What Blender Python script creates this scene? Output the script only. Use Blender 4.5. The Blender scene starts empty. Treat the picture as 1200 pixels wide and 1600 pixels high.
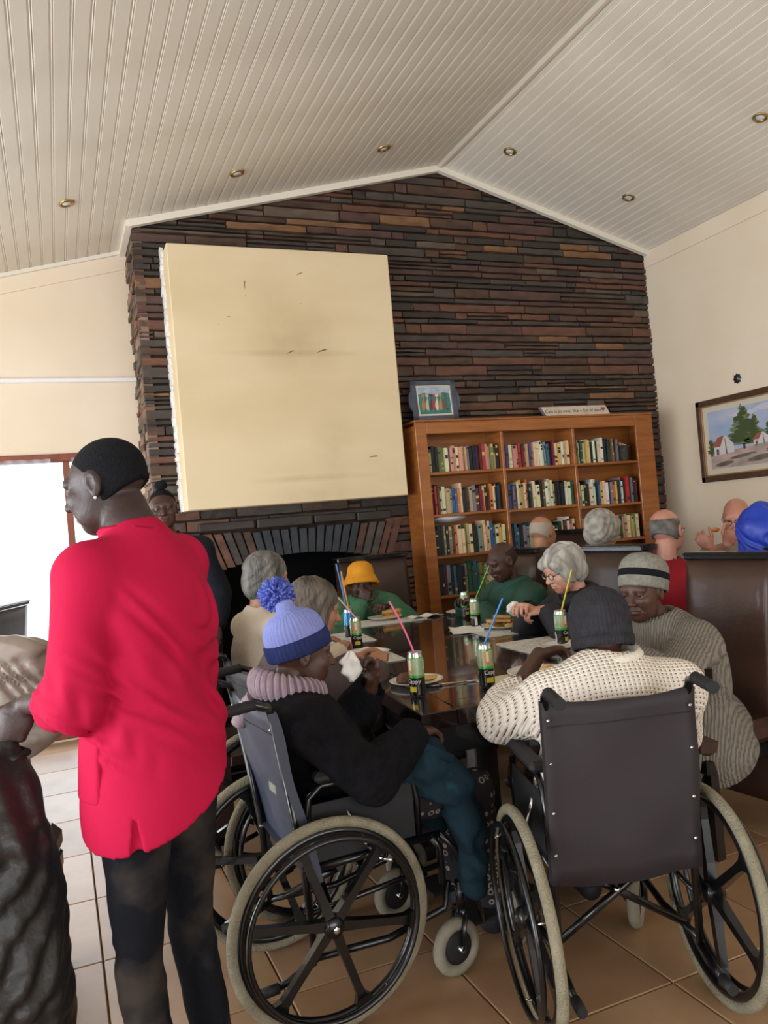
import bpy, math, random
import numpy as np
from mathutils import Vector, Matrix
random.seed(7)
C = bpy.context.scene.collection
PI = math.pi
# ------------------------------------------------------------------ camera, daylight, exposure
cam = bpy.data.cameras.new('camera'); cam.sensor_fit = 'VERTICAL'; cam.sensor_height = 24.0
cam.lens = 1237.0/1600*24; cam.clip_start = .05
co = bpy.data.objects.new('camera', cam); C.objects.link(co)
RM = [[0.920682, 0.073754, -0.383282], [-0.380755, -0.046288, -0.923517], [-0.085855, 0.996202, -0.014534]]
m4 = Matrix([[RM[0][0],RM[0][1],RM[0][2],0],[RM[1][0],RM[1][1],RM[1][2],0],[RM[2][0],RM[2][1],RM[2][2],1.45],[0,0,0,1]])
co.matrix_world = m4
bpy.context.scene.camera = co
w = bpy.data.worlds.new('sky'); bpy.context.scene.world = w; w.use_nodes = True
w.node_tree.nodes['Background'].inputs[0].default_value = (.80,.90,1,1)
w.node_tree.nodes['Background'].inputs[1].default_value = 2.6
def area(name, loc, rot, sx, sy, power, col):
    l = bpy.data.lights.new(name, 'AREA'); l.shape = 'RECTANGLE'; l.size = sx; l.size_y = sy
    l.energy = power; l.color = col
    o = bpy.data.objects.new(name, l); C.objects.link(o); o.location = loc; o.rotation_euler = rot
    return o
# daylight coming in through the windows the room has
area('daylight_left_windows', (-4.25,1.2,1.3), (0,-PI/2,0), 2.0, 7.6, 410, (.93,.97,1))
area('daylight_rear_windows', (1.2,-4.92,1.45), (PI/2,0,0), 6.0, 2.1, 150, (1,.97,.93))
area('daylight_far_window', (-.5,6.5,1.15), (-PI/2,0,0), 1.9, 1.9, 25, (.88,.95,1))
vs = bpy.context.scene.view_settings
vs.view_transform = 'Standard'; vs.look = 'None'; vs.exposure = 0.0; vs.gamma = 1; vs.use_curve_mapping = False
# ------------------------------------------------------------------ helpers
def lin(c):
    if isinstance(c, str): c = tuple(int(c[i:i+2],16) for i in (0,2,4))
    return tuple(((x/255)/12.92 if x/255 <= .04045 else ((x/255+.055)/1.055)**2.4) for x in c[:3])
MATS = {}
def mat(name, c, rough=.6, metal=0, c2=None, scale=8, bump=0, bscale=40, stretch=None, coat=0, spec=.5, detail=4, sheen=0, c3=None, trans=0, alpha=1, lo=.35, hi=.65):
    if name in MATS: return MATS[name]
    if rough>=.8 and spec==.5: spec=.18
    m = bpy.data.materials.new(name); m.use_nodes = True; MATS[name] = m
    nt = m.node_tree; b = nt.nodes['Principled BSDF']; N = nt.nodes.new; L = nt.links.new
    b.inputs['Base Color'].default_value = (*lin(c),1); b.inputs['Roughness'].default_value = rough
    b.inputs['Metallic'].default_value = metal; b.inputs['Specular IOR Level'].default_value = spec
    b.inputs['Coat Weight'].default_value = coat; b.inputs['Sheen Weight'].default_value = sheen
    b.inputs['Transmission Weight'].default_value = trans; b.inputs['Alpha'].default_value = alpha
    if c2 or bump:
        tc = N('ShaderNodeTexCoord'); mp = N('ShaderNodeMapping'); L(tc.outputs['Object'], mp.inputs[0])
        if stretch: mp.inputs['Scale'].default_value = stretch
        if c2:
            n = N('ShaderNodeTexNoise'); n.inputs['Scale'].default_value = scale; n.inputs['Detail'].default_value = detail
            r = N('ShaderNodeValToRGB'); L(mp.outputs[0], n.inputs[0]); L(n.outputs[0], r.inputs[0]); L(r.outputs[0], b.inputs['Base Color'])
            r.color_ramp.elements[0].color = (*lin(c),1); r.color_ramp.elements[1].color = (*lin(c2),1)
            r.color_ramp.elements[0].position = lo; r.color_ramp.elements[1].position = hi
            if c3:
                e = r.color_ramp.elements.new(min(.98,hi+.12)); e.color = (*lin(c3),1)
        if bump:
            n2 = N('ShaderNodeTexNoise'); n2.inputs['Scale'].default_value = bscale; n2.inputs['Detail'].default_value = 5
            bp = N('ShaderNodeBump'); bp.inputs['Strength'].default_value = bump; bp.inputs['Distance'].default_value = .01
            L(mp.outputs[0], n2.inputs[0]); L(n2.outputs[0], bp.inputs['Height']); L(bp.outputs[0], b.inputs['Normal'])
    return m
def ribmat(name, c, c2, axis_scale, freq=1.0, rough=.9, bump=.6, distort=0):
    """knit: stripes running along an axis, the shade in the yarn furrows painted into the colour"""
    if name in MATS: return MATS[name]
    m = bpy.data.materials.new(name); m.use_nodes = True; MATS[name] = m
    nt = m.node_tree; b = nt.nodes['Principled BSDF']; N = nt.nodes.new; L = nt.links.new
    b.inputs['Roughness'].default_value = rough; b.inputs['Specular IOR Level'].default_value = .2
    tc = N('ShaderNodeTexCoord'); mp = N('ShaderNodeMapping'); L(tc.outputs['Object'], mp.inputs[0]); mp.inputs['Scale'].default_value = axis_scale
    wv = N('ShaderNodeTexWave'); wv.wave_type = 'BANDS'; wv.bands_direction = 'DIAGONAL'; wv.inputs['Scale'].default_value = freq
    wv.inputs['Distortion'].default_value = distort; wv.inputs['Detail'].default_value = 2; wv.inputs['Detail Scale'].default_value = 3
    L(mp.outputs[0], wv.inputs[0])
    r = N('ShaderNodeValToRGB'); r.color_ramp.elements[0].color = (*lin(c2),1); r.color_ramp.elements[1].color = (*lin(c),1)
    r.color_ramp.elements[0].position = .1; r.color_ramp.elements[1].position = .5
    L(wv.outputs[1], r.inputs[0]); L(r.outputs[0], b.inputs['Base Color'])
    bp = N('ShaderNodeBump'); bp.inputs['Strength'].default_value = bump; bp.inputs['Distance'].default_value = .006
    L(wv.outputs[1], bp.inputs['Height']); L(bp.outputs[0], b.inputs['Normal'])
    return m
class MB:
    """collects geometry, links it as one mesh object"""
    def __init__(s): s.v=[]; s.f=[]; s.m=[]; s.sm=[]; s.mats=[]; s.cur=0
    def use(s, m):
        if m not in s.mats: s.mats.append(m)
        s.cur = s.mats.index(m); return s
    def face(s, idx, smooth=False): s.f.append(tuple(idx)); s.m.append(s.cur); s.sm.append(smooth)
    def box(s, x0,x1,y0,y1,z0,z1, M=None, jit=0):
        n=len(s.v); P=[(x,y,z) for z in (z0,z1) for y in (y0,y1) for x in (x0,x1)]
        for p in P:
            p=Vector(p)+Vector((random.uniform(-jit,jit),random.uniform(-jit,jit),random.uniform(-jit,jit))) if jit else Vector(p)
            s.v.append(tuple(M@p if M else p))
        for q in ((0,2,3,1),(4,5,7,6),(0,1,5,4),(2,6,7,3),(0,4,6,2),(1,3,7,5)): s.face([n+i for i in q])
        return s
    def bbox(s, x0,x1,y0,y1,z0,z1, b=.004, M=None):
        """box with chamfered vertical and horizontal edges (shrunken faces)"""
        n=len(s.v); cx,cy,cz=(x0+x1)/2,(y0+y1)/2,(z0+z1)/2; hx,hy,hz=abs(x1-x0)/2,abs(y1-y0)/2,abs(z1-z0)/2
        b=min(b,hx*.9,hy*.9,hz*.9); idx={}
        for sx in (-1,1):
            for sy in (-1,1):
                for sz in (-1,1):
                    for a in range(3):
                        h=[hx-b,hy-b,hz-b]; h[a]+=b
                        p=Vector((cx+sx*h[0],cy+sy*h[1],cz+sz*h[2])); idx[(sx,sy,sz,a)]=len(s.v); s.v.append(tuple(M@p if M else p))
        def F(l): s.face(l)
        for a in range(3):
            o=[i for i in range(3) if i!=a]
            for sg in (-1,1):
                l=[]
                for u,v in ((-1,-1),(1,-1),(1,1),(-1,1)):
                    k=[0,0,0]; k[a]=sg; k[o[0]]=u; k[o[1]]=v; l.append(idx[(k[0],k[1],k[2],a)])
                flip = (sg<0) ^ (a==1)
                F(l[::-1] if flip else l)
        for a in range(3):
            o=[i for i in range(3) if i!=a]
            for u in (-1,1):
                for v in (-1,1):
                    k0=[0,0,0];k1=[0,0,0]; k0[o[0]]=k1[o[0]]=u; k0[o[1]]=k1[o[1]]=v; k0[a]=-1;k1[a]=1
                    F([idx[(*k0,o[0])],idx[(*k1,o[0])],idx[(*k1,o[1])],idx[(*k0,o[1])]])
        for sx in (-1,1):
            for sy in (-1,1):
                for sz in (-1,1): F([idx[(sx,sy,sz,0)],idx[(sx,sy,sz,1)],idx[(sx,sy,sz,2)]])
        return s
    def tube(s, pts, r, seg=10, cap=True, closed=False, flat=None):
        pts=[Vector(p) for p in pts]; n=len(pts); rs=r if isinstance(r,(list,tuple)) else [r]*n
        rings=[]; prev=None
        for i,p in enumerate(pts):
            if closed: t=(pts[(i+1)%n]-pts[i-1]).normalized()
            else: t=(pts[min(i+1,n-1)]-pts[max(i-1,0)]).normalized()
            if prev is None:
                a=Vector((0,0,1)) if abs(t.z)<.9 else Vector((1,0,0)); prev=(a-t*a.dot(t)).normalized()
            else: prev=(prev-t*prev.dot(t)).normalized()
            q=t.cross(prev); fl=flat or 1
            rings.append(len(s.v))
            for k in range(seg):
                an=2*PI*k/seg; s.v.append(tuple(p+prev*math.cos(an)*rs[i]+q*math.sin(an)*rs[i]*fl))
        for i in range(n if closed else n-1):
            a=rings[i]; b=rings[(i+1)%n]
            for k in range(seg): k2=(k+1)%seg; s.face((a+k,a+k2,b+k2,b+k),True)
        if cap and not closed:
            s.face([rings[0]+k for k in range(seg)][::-1]); s.face([rings[-1]+k for k in range(seg)])
        return s
    def lathe(s, prof, seg=24, M=None, fn=None, smooth=True):
        """prof: (radius,z) list about local z"""
        base=len(s.v)
        for i,(r,z) in enumerate(prof):
            for k in range(seg):
                a=2*PI*k/seg; p=Vector((r*math.cos(a),r*math.sin(a),z))
                if fn: p=fn(p,i,k)
                s.v.append(tuple(M@p if M else p))
        for i in range(len(prof)-1):
            for k in range(seg):
                k2=(k+1)%seg; a=base+i*seg; b=a+seg; s.face((a+k,a+k2,b+k2,b+k),smooth)
        return s
    def prism(s, poly, z0, z1, M=None):
        """poly in local xy, extruded along z"""
        n=len(s.v); k=len(poly)
        for z in (z0,z1):
            for x,y in poly: p=Vector((x,y,z)); s.v.append(tuple(M@p if M else p))
        s.face(list(range(n,n+k))[::-1]); s.face(list(range(n+k,n+2*k)))
        for i in range(k): j=(i+1)%k; s.face((n+i,n+j,n+k+j,n+k+i))
        return s
    def build(s, name, m=None, parent=None, loc=None):
        me=bpy.data.meshes.new(name); me.from_pydata(s.v,[],s.f)
        if s.mats:
            for q in s.mats: me.materials.append(q)
            me.polygons.foreach_set('material_index', s.m)
        else: me.materials.append(m)
        me.polygons.foreach_set('use_smooth', s.sm); me.update()
        return link(name, me, parent, loc)
def link(name, data, parent=None, loc=None):
    o=bpy.data.objects.new(name,data); C.objects.link(o)
    if parent: o.parent=parent
    if loc: o.location=loc
    return o
def tag(o,label,cat,group=None):
    o['label']=label; o['category']=cat
    if group: o['group']=group
    return o
def thing(name,label,cat,loc=(0,0,0),rz=0,group=None):
    o=link(name,None); o.location=loc; o.rotation_euler=(0,0,rz); return tag(o,label,cat,group)
def struct(o): o['kind']='structure'; return o
def dup(o,parent=None):
    c=o.copy(); C.objects.link(c)
    if parent: c.parent=parent
    for ch in o.children: dup(ch,c)
    return c
def T(x,y,z): return Matrix.Translation((x,y,z))
def RX(a): return Matrix.Rotation(a,4,'X')
def RY(a): return Matrix.Rotation(a,4,'Y')
def RZ(a): return Matrix.Rotation(a,4,'Z')
def text_mesh(body, size, align='CENTER'):
    cu=bpy.data.curves.new('lettering','FONT'); cu.body=body; cu.size=size; cu.align_x=align; cu.extrude=.0004; cu.resolution_u=2
    o=bpy.data.objects.new('lettering',cu); C.objects.link(o); bpy.context.view_layer.update()
    me=bpy.data.meshes.new_from_object(o.evaluated_get(bpy.context.evaluated_depsgraph_get())); bpy.data.objects.remove(o); bpy.data.curves.remove(cu)
    return me
# ------------------------------------------------------------------ materials
M_wall=mat('cream_paint','ebdcc6',.7,c2='e5d4bb',scale=1.3,bump=.05,bscale=30)
M_ceil=mat('ceiling_board_paint','e2dcd0',.45,c2='dbd4c7',scale=2,bump=.03,bscale=20)
M_trim=mat('trim_paint','e6e0d2',.5)
M_white=mat('white_paint','ececec',.4)
M_mortar=mat('dark_mortar','3a2f28',.95,c2='2a211c',scale=10,bump=.4,bscale=30)
M_tile=mat('terracotta_tile','ad8c6c',.34,c2='977553',scale=3.2,c3='b99c80',bump=.06,bscale=14,detail=6,spec=.6)
M_tile2=mat('terracotta_tile_dark','a48264',.36,c2='8f6d50',scale=2.7,c3='b09072',bump=.06,bscale=12,detail=6,spec=.6)
M_grout=mat('grout','5f4a3a',.9)
M_frame=mat('red_brown_wood','8a4a35',.5,c2='743a28',scale=14,stretch=(1,1,.1))
M_black=mat('black_lacquer','0b0b0d',.25,coat=.3)
M_blackm=mat('black_metal','0e0f12',.28,metal=.3,coat=.4)
M_rub=mat('black_rubber','17171a',.7)
M_chrome=mat('chrome','c9ccd0',.15,metal=1)
M_leather=mat('brown_leather','3f2b25',.38,c2='33221d',scale=5,bump=.12,bscale=60,coat=.1)
M_leather2=mat('brown_leather_worn','4c352d',.35,c2='3b2822',scale=4,bump=.12,bscale=60,coat=.1)
M_shelf=mat('orange_brown_wood','a2622c',.38,c2='8c501e',scale=5,stretch=(.5,1,6),bump=.04,coat=.2)
M_tabl=mat('dark_table_veneer','1b0f0c',.12,c2='150b09',scale=5,stretch=(.5,4,1),coat=.5,spec=.5)
M_tyre=mat('grey_tyre','8f8873',.8,c2='7d7663',scale=14,bump=.8,bscale=160)
M_castr=mat('caster_tyre','8a8474',.7,c2='7a7466',scale=10,bump=.2)
M_paper=mat('white_paper','e9e7e2',.8,bump=.15,bscale=30)
M_china=mat('white_china','e8e6df',.25,coat=.4)
M_brass=mat('brass_ring','a98d55',.3,metal=.9)
M_lens=mat('lamp_lens','cfd3d8',.2,coat=.5)
M_glass=mat('window_glass','ffffff',.02,trans=1,spec=.3)

# ------------------------------------------------------------------ setting
XL,XP,XR=-4.2,.69,5.43; YB,YL=6.0,6.6; APX,APZ=3.24,4.46; SL,SR=.25,.283
def cz(x): return APZ-(APX-x)*SL if x<APX else APZ-(x-APX)*SR
fl=MB().box(XL-.2,XR+.2,-5.1,YL+.3,-.14,-.012).build('floor',M_grout); struct(fl)
tx0=.617-.53*7; ty0=1.935-.545*6
tm={}
for i in range(17):
    for j in range(16):
        x0=tx0+i*.5225; y0=ty0+j*.545
        if x0>XR or y0>YL or x0+.52<XL or y0<-.6: continue
        x1=min(x0+.5175,XR+.1); key=(i%5,j%3,x1<x0+.51)
        if key not in tm or key[2]:
            mb=MB(); mb.bbox(0,x1-x0,0,.54,-.02,random.uniform(-.0006,.0006),.003)
            me=bpy.data.meshes.new('floor_tile'); me.from_pydata(mb.v,[],mb.f); me.materials.append(random.choice((M_tile,M_tile,M_tile2))); tm[key]=me
        o=link('floor_tile',tm[key],fl,(x0+.0025,y0+.0025,0))
# ceiling boards run along the ridge
ce=MB()
for a,b in ((XL-.2,APX),(APX,XR+.3)):
    n=len(ce.v)
    for y in (-5.1,YL+.3):
        for x in (a,b): ce.v.append((x,y,cz(x)+.03))
    ce.face((n,n+2,n+3,n+1))
ce=ce.build('ceiling',M_trim); struct(ce)
P=.0862
def board(nm,x0,w,s,ang):
    mb=MB(); L0,L1=-5.0,YL+.05
    prof=[(0,.012),(0,.004),(.004,0),(.008,.0045),(.013,.0045),(.017,0),(w-.005,0),(w-.001,.004),(w-.001,.012)]
    n=len(mb.v)
    for y in (L0,L1):
        for px_,pz in prof: mb.v.append((px_*s,y,pz))
    k=len(prof)
    for i in range(k-1):
        q=(n+i,n+i+1,n+k+i+1,n+k+i); mb.face(q if s<0 else q[::-1])
    me=bpy.data.meshes.new(nm); me.from_pydata(mb.v,[],mb.f); me.materials.append(M_ceil)
    return me
mL=board('ceiling_board',0,P,-1,0); mR=board('ceiling_board',0,P,1,0)
aL=math.atan(SL); aR=math.atan(SR)
for s,me,a,n in ((-1,mL,aL,74),(1,mR,aR,27)):
    for i in range(n):
        d=i*P; x=APX+s*d*math.cos(a)
        if s<0 and x<-1.6: break
        o=link('ceiling_board',me,ce,(x,0,APZ-d*math.sin(a)))
        o.rotation_euler=(0, -a if s<0 else a, 0)
# roof boards further left, beyond the frame: joined
mb=MB(); 
for a,b in ((XL-.2,-1.55),): mb.v+= [(a,-5,cz(a)),(b,-5,cz(b)),(b,YL,cz(b)),(a,YL,cz(a))]; mb.face((0,1,2,3))
mb.build('ceiling_panel',M_ceil,ce)
mb=MB(); mb.prism([(APX-.035,APZ-.035*SL-.012),(APX,APZ-.030),(APX+.035,APZ-.035*SR-.012),(APX,APZ+.01)],-YL,5.0,RX(PI/2)); struct(mb.build('trim_1',M_trim))
def rake(nm,xa,xb,y,th=.045,h=.05):
    mb=MB(); mb.prism([(xa,cz(xa)),(xb,cz(xb)),(xb,cz(xb)-h),(xa,cz(xa)-h)],-y,-(y-th),RX(PI/2)); return struct(mb.build(nm,M_trim))
rake('trim_2',XP-.04,APX,YB-.03); rake('trim_3',APX,XR,YB-.03)
rake('trim_4',XL,XP,YL,.04,.03)
mb=MB(); z=cz(XP-.02); mb.box(XP-.06,XP-.015,YB-.07,YL,z-.05,z-.002); struct(mb.build('trim_5',M_trim))
# right wall
mb=MB(); mb.box(XR,XR+.15,-5.0,YL,0,cz(XR)+.05); struct(mb.build('wall_right',M_wall))
mb=MB(); mb.bbox(XR-.014,XR,-5.0,YB,cz(XR)-.155,cz(XR)-.008,.004); struct(mb.build('trim_6',M_wall))
# far left wall, a window wall set back behind the stone pier
WX0,WX1,WZ0,WZ1=-1.9,.52,.06,2.19
mb=MB()
mb.prism([(XL-.2,cz(XL-.2)+.03),(XP+.1,cz(XP+.1)+.03),(XP+.1,WZ1),(XL-.2,WZ1)],-YL-.15,-YL,RX(PI/2))
mb.box(XL-.2,WX0,YL,YL+.15,0,WZ1); mb.box(WX1,XP+.1,YL,YL+.15,0,WZ1); mb.box(WX0,WX1,YL,YL+.15,0,WZ0)
struct(mb.build('wall_left',M_wall))
mb=MB(); mb.prism([(XL,cz(XL)-.03),(XP,cz(XP)-.03),(XP,cz(XP)-.15),(XL,cz(XL)-.15)],-YL,-YL+.014,RX(PI/2)); struct(mb.build('trim_7',M_wall))
mb=MB(); mb.bbox(XL,XP,YL-.035,YL,2.755,2.79,.006); struct(mb.build('trim_8',M_white))
# window
win=struct(link('window_1',None)); win.location=(0,0,0)
def bar(n,x0,x1,z0,z1,y0=YL-.03,y1=YL+.06,m=M_frame): return MB().bbox(x0,x1,y0,y1,z0,z1,.006).build(n,m,win)
bar('window_head',WX0,WX1,WZ1-.05,WZ1+.012); bar('window_sill',WX0,WX1,WZ0-.04,WZ0+.03)
bar('window_jamb',WX0,WX0+.05,WZ0,WZ1); bar('window_jamb',WX1-.05,WX1,WZ0,WZ1)
for x in (-1.1,-.5,.085): bar('mullion',x,x+.05,WZ0,WZ1-.05,YL-.03,YL+.05)
for a,b in ((WX0,-1.1),(-1.05,-.5),(-.45,.085),(.135,WX1)): MB().box(a+.02,b,YL+.02,YL+.026,WZ0,WZ1-.04).build('window_pane',M_glass,win)
# sheer curtain panels
M_sheer=bpy.data.materials.new('sheer_voile'); M_sheer.use_nodes=True
nt=M_sheer.node_tree; nt.nodes.remove(nt.nodes['Principled BSDF'])
tr=nt.nodes.new('ShaderNodeBsdfTranslucent'); tr.inputs[0].default_value=(.93,.95,1,1); df=nt.nodes.new('ShaderNodeBsdfTransparent'); mx=nt.nodes.new('ShaderNodeMixShader'); mx.inputs[0].default_value=.42
nt.links.new(tr.outputs[0],mx.inputs[1]); nt.links.new(df.outputs[0],mx.inputs[2]); nt.links.new(mx.outputs[0],nt.nodes['Material Output'].inputs[0])
for (a,b,lab) in ((-1.85,-.0,'sheer white voile curtain over the wide left window panes'),(.15,.5,'sheer white voile curtain gathered beside the stone pier')):
    mb=MB(); n=int((b-a)/.012); 
    for i in range(n+1):
        x=a+(b-a)*i/n; y=YL-.07+.016*math.sin(x*70)+.008*math.sin(x*31)
        mb.v+= [(x,y,.08),(x,y,WZ1-.03)]
    for i in range(n): mb.face((2*i,2*i+2,2*i+3,2*i+1),True)
    tag(mb.build('sheer_curtain',M_sheer),lab,'curtain')
# side and rear walls with big windows (daylight sources), beyond the frame
mb=MB()
mb.box(XL-.2,XL,-5.1,YL,0,.3); mb.box(XL-.2,XL,-5.1,YL,2.3,cz(XL)+.1); 
for a,b in ((-5.1,-2.6),(5.0,YL)): mb.box(XL-.2,XL,a,b,.3,2.3)
struct(mb.build('wall_side',M_wall))
mb=MB()
mb.box(XL,XR,-5.2,-5.0,0,.35); mb.prism([(XL,2.5),(XR,2.5),(XR,cz(XR)+.05),(APX,APZ),(XL,cz(XL)+.01)],5.0,5.2,RX(PI/2))
mb.box(XL,-1.8,-5.2,-5.0,.35,2.5); mb.box(4.2,XR,-5.2,-5.0,.35,2.5)
struct(mb.build('wall_rear',M_wall))

# ------------------------------------------------------------------ stone wall with fireplace
SC=[('stone_umber','59402f','3c2a21'),('stone_rust','70493a','523629'),('stone_grey','514740','3c352f'),('stone_black','3a322d','2b2521'),('stone_ochre','8a6544','664730'),('stone_plum','5d403a','422e2a'),('stone_taupe','6b5a4b','4f4237')]
SM=[mat(n,a,.6,c2=b,scale=9,bump=.5,bscale=22,stretch=(.5,1,1.6),detail=6) for n,a,b in SC]
SW=[6,3.2,4.5,4,1.3,3.5,1.6]
rs=random.Random(11)
# backing wall with the fire opening cut out
FX0,FX1,FZ=1.06,2.42,1.26
def archz(x): # underside of the flat arch
    t=(x-1.74)/.70; return 1.28-.10*t*t
ar=[(FX0+(FX1-FX0)*i/12) for i in range(13)]
mb=MB()
mb.box(XP+.03,FX0,YB+.02,YL,0,3.75); mb.box(FX1,XR,YB+.02,YB+.2,0,3.75)
mb.prism([(XP+.03,cz(XP)+.015),(XP+.03,3.7),(FX0,3.7)]+[(FX0,archz(FX0))]+[(x,archz(x)) for x in ar]+[(FX1,3.7),(XR,3.7),(XR,cz(XR)+.015),(APX,APZ+.015)],-YB-.2,-YB-.02,RX(PI/2))
wb=struct(mb.build('wall_back',M_mortar))
M_soot=mat('soot_black','0c0b0b',.95,c2='131111',scale=5)
mb=MB(); mb.box(FX0,FX1,YB+.62,YB+.66,0,1.3); mb.box(FX0-.03,FX0,YB+.2,YB+.64,0,1.3); mb.box(FX1,FX1+.03,YB+.2,YB+.64,0,1.3); mb.box(FX0,FX1,YB+.1,YB+.64,1.28,1.32)
mb.box(FX0,FX1,YB,YB+.64,0,.05)
mb.build('firebox',M_soot,wb)
def stone_mesh(w,h,d,m):
    mb=MB(); b=min(.004,h*.12); n=6 if w>.2 else 4
    def J(k): return rs.uniform(-k,k)
    tops=[(i/(n-1)*w, h-abs(J(.006))) for i in range(n)]; bots=[(i/(n-1)*w, abs(J(.006))) for i in range(n)]
    xs=J(.01)
    ring=bots+tops[::-1]; k=len(ring)
    for (x,z) in ring: mb.v.append((x,0,z))
    for (x,z) in ring:
        cx=w/2; mb.v.append((x+(b if x<cx-w*.4 else -b if x>cx+w*.4 else 0), -d+J(.004), z+(b if z<h/2 else -b)))
    for i in range(k): j=(i+1)%k; mb.face((i,j,k+j,k+i))
    for i in range(n-1): # front strips
        a=k+i; bb=k+i+1; c=k+(k-1-i)-1; dd=k+(k-1-i); mb.face((a,bb,c,dd))
    me=bpy.data.meshes.new('stone'); me.from_pydata(mb.v,[],mb.f); me.materials.append(m); return me,mb
stones=[]
z=.0
while z<4.45:
    h=rs.choice((.045,.052,.06,.066,.075,.09)); 
    xl,xr=XP,XR
    if z+h>3.7:  # gable
        xl=max(XP,APX-(APZ-z)/SL-.02); xr=min(XR,APX+(APZ-z)/SR+.02)
    x=xl-rs.uniform(0,.05) if xl>XP else XP-.02
    while x<xr-.02:
        wd=rs.choice((.12,.22,.32,.42,.5,.62,.78))*rs.uniform(.8,1.2); x1=min(x+wd,xr)
        if xr-x1<.07: x1=xr
        # fireplace opening + arch band
        zc=z+h/2; skip=False
        if zc<1.49 and x1>FX0-.07 and x<FX1+.07:
            if x<FX0-.12: x1=min(x1,FX0-.07)
            elif x>=FX1+.03: pass
            else: skip=True; x1=FX1+.075
        if not skip and x1-x>.03:
            hh=h if rs.random()<.85 or h<.06 else h*.5
            stones.append((x,z,x1-x,hh-.003)); 
            if hh<h: stones.append((x,z+hh,x1-x,h-hh-.003))
        x=x1+.004
    z+=h
def stone_vis(s):
    x,z,w_,h=s; cx,cz_=x+w_/2,z+h/2
    if z<.75 : return 0
    if .95<cx<2.70 and 1.70<cz_<3.62: return 0
    if 2.82<cx<5.1 and cz_<2.22: return 0
    if z>cz(cx)-.06: return 0
    return w_*h
order=sorted(range(len(stones)),key=lambda i:-stone_vis(stones[i]))
ind=set(order[:272]); rest=MB()
for i,(x,z,w_,h) in enumerate(stones):
    m=rs.choices(SM,SW)[0]; d=rs.uniform(.018,.036)
    if z<1.7 and 1.0<x<2.45: d=rs.uniform(.02,.05); m=rs.choices(SM,[4,2,5,9,0,3,0])[0]
    elif z<1.55 and x<2.9: m=rs.choices(SM,[3,8,1,1,4,2,1])[0]
    me,smb=stone_mesh(w_,h,d,m)
    if i in ind: link('stone',me,wb,(x,YB+.02,z))
    else:
        rest.use(m); n=len(rest.v); rest.v+=[(a+x,b+YB+.02,c+z) for a,b,c in smb.v]
        for f in smb.f: rest.face([n+q for q in f])
o=rest.build('stone',None,wb); o['kind']='stuff'
# the pier's left face
pm=MB(); z=0
while z<3.78:
    h=rs.choice((.04,.05,.06,.075)); y=YB
    while y<YL:
        wd=rs.uniform(.1,.4); y1=min(y+wd,YL+.01); pm.use(rs.choices(SM+[mat('stone_pale','8d7465',.6,c2='77604f',scale=9,bump=.5)],[2,3,2,1,2,2,4,5])[0])
        pm.box(XP-rs.uniform(.0,.03),XP+.05,y,y1-.006,z,z+h-.006,jit=.003); y=y1
    z+=h
o=pm.build('pier_stone',None,wb); o['kind']='stuff'
# voussoirs of the flat arch
nv=24
for i in range(nv):
    x0=.98+(2.52-.98)*i/nv; x1=.98+(2.52-.98)*(i+1)/nv-.008; xc=(x0+x1)/2; zb=archz(xc)
    tl=(xc-1.74)*.16; m=SM[1 if xc<1.25 or xc>2.36 else rs.choice((2,3,0,3))]
    if 1.4<xc<2.2: m=mat('stone_slate','30353c',.55,c2='24282e',scale=9,bump=.4)
    zt=1.475+rs.uniform(-.01,.01); dd=rs.uniform(.035,.055)
    mb=MB(); mb.prism([(x0,zb),(x1,zb),(x1+tl,zt),(x0+tl,zt)],-YB-.02,-(YB+.02-dd),RX(PI/2)); mb.build('arch_stone',m,wb)
for (x0,x1,z0,z1) in ((.98,1.40,1.50,1.565),(1.42,1.86,1.495,1.57),(1.88,2.22,1.50,1.565),(2.24,2.53,1.49,1.56)):
    mb=MB(); mb.bbox(x0,x1,YB-.05,YB+.02,z0,z1,.008); mb.build('lintel_stone',SM[3],wb)
# plastered chimney block
M_plast=mat('cream_plaster','e0cda9',.75,c2='d2bd95',scale=1.1,c3='d9c59f',bump=.06,bscale=8,lo=.45,hi=.75,stretch=(.6,1,1.6))
nt=M_plast.node_tree; bs=nt.nodes['Principled BSDF']; src=bs.inputs['Base Color'].links[0].from_socket; tc=[n for n in nt.nodes if n.type=='TEX_COORD'][0]
for (x,z,sx,sz,amt) in ((1.78,2.88,.42,.30,.30),(1.76,2.79,.62,.035,.35),(2.02,2.05,.22,.35,.16),(1.85,1.84,.55,.035,.35),(1.9,1.72,.5,.10,.22),(1.62,3.25,.25,.3,.12)):
    mp=nt.nodes.new('ShaderNodeMapping'); mp.vector_type='POINT'; mp.inputs['Location'].default_value=(-x/sx,0,-z/sz); mp.inputs['Scale'].default_value=(1/sx,0,1/sz)
    gr=nt.nodes.new('ShaderNodeTexGradient'); gr.gradient_type='SPHERICAL'; nz=nt.nodes.new('ShaderNodeTexNoise'); nz.inputs['Scale'].default_value=6; nz.inputs['Detail'].default_value=5
    m1=nt.nodes.new('ShaderNodeMath'); m1.operation='MULTIPLY'; m2=nt.nodes.new('ShaderNodeMath'); m2.operation='MULTIPLY'; m2.inputs[1].default_value=amt*2; mx=nt.nodes.new('ShaderNodeMixRGB'); mx.inputs[2].default_value=(*lin('9c8560'),1)
    L=nt.links.new; L(tc.outputs['Object'],mp.inputs[0]); L(mp.outputs[0],gr.inputs[0]); L(tc.outputs['Object'],nz.inputs[0]); L(gr.outputs[1],m1.inputs[0]); L(nz.outputs[0],m1.inputs[1]); L(m1.outputs[0],m2.inputs[0]); L(m2.outputs[0],mx.inputs[0]); L(src,mx.inputs[1]); src=mx.outputs[0]
nt.links.new(src,bs.inputs['Base Color'])
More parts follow.
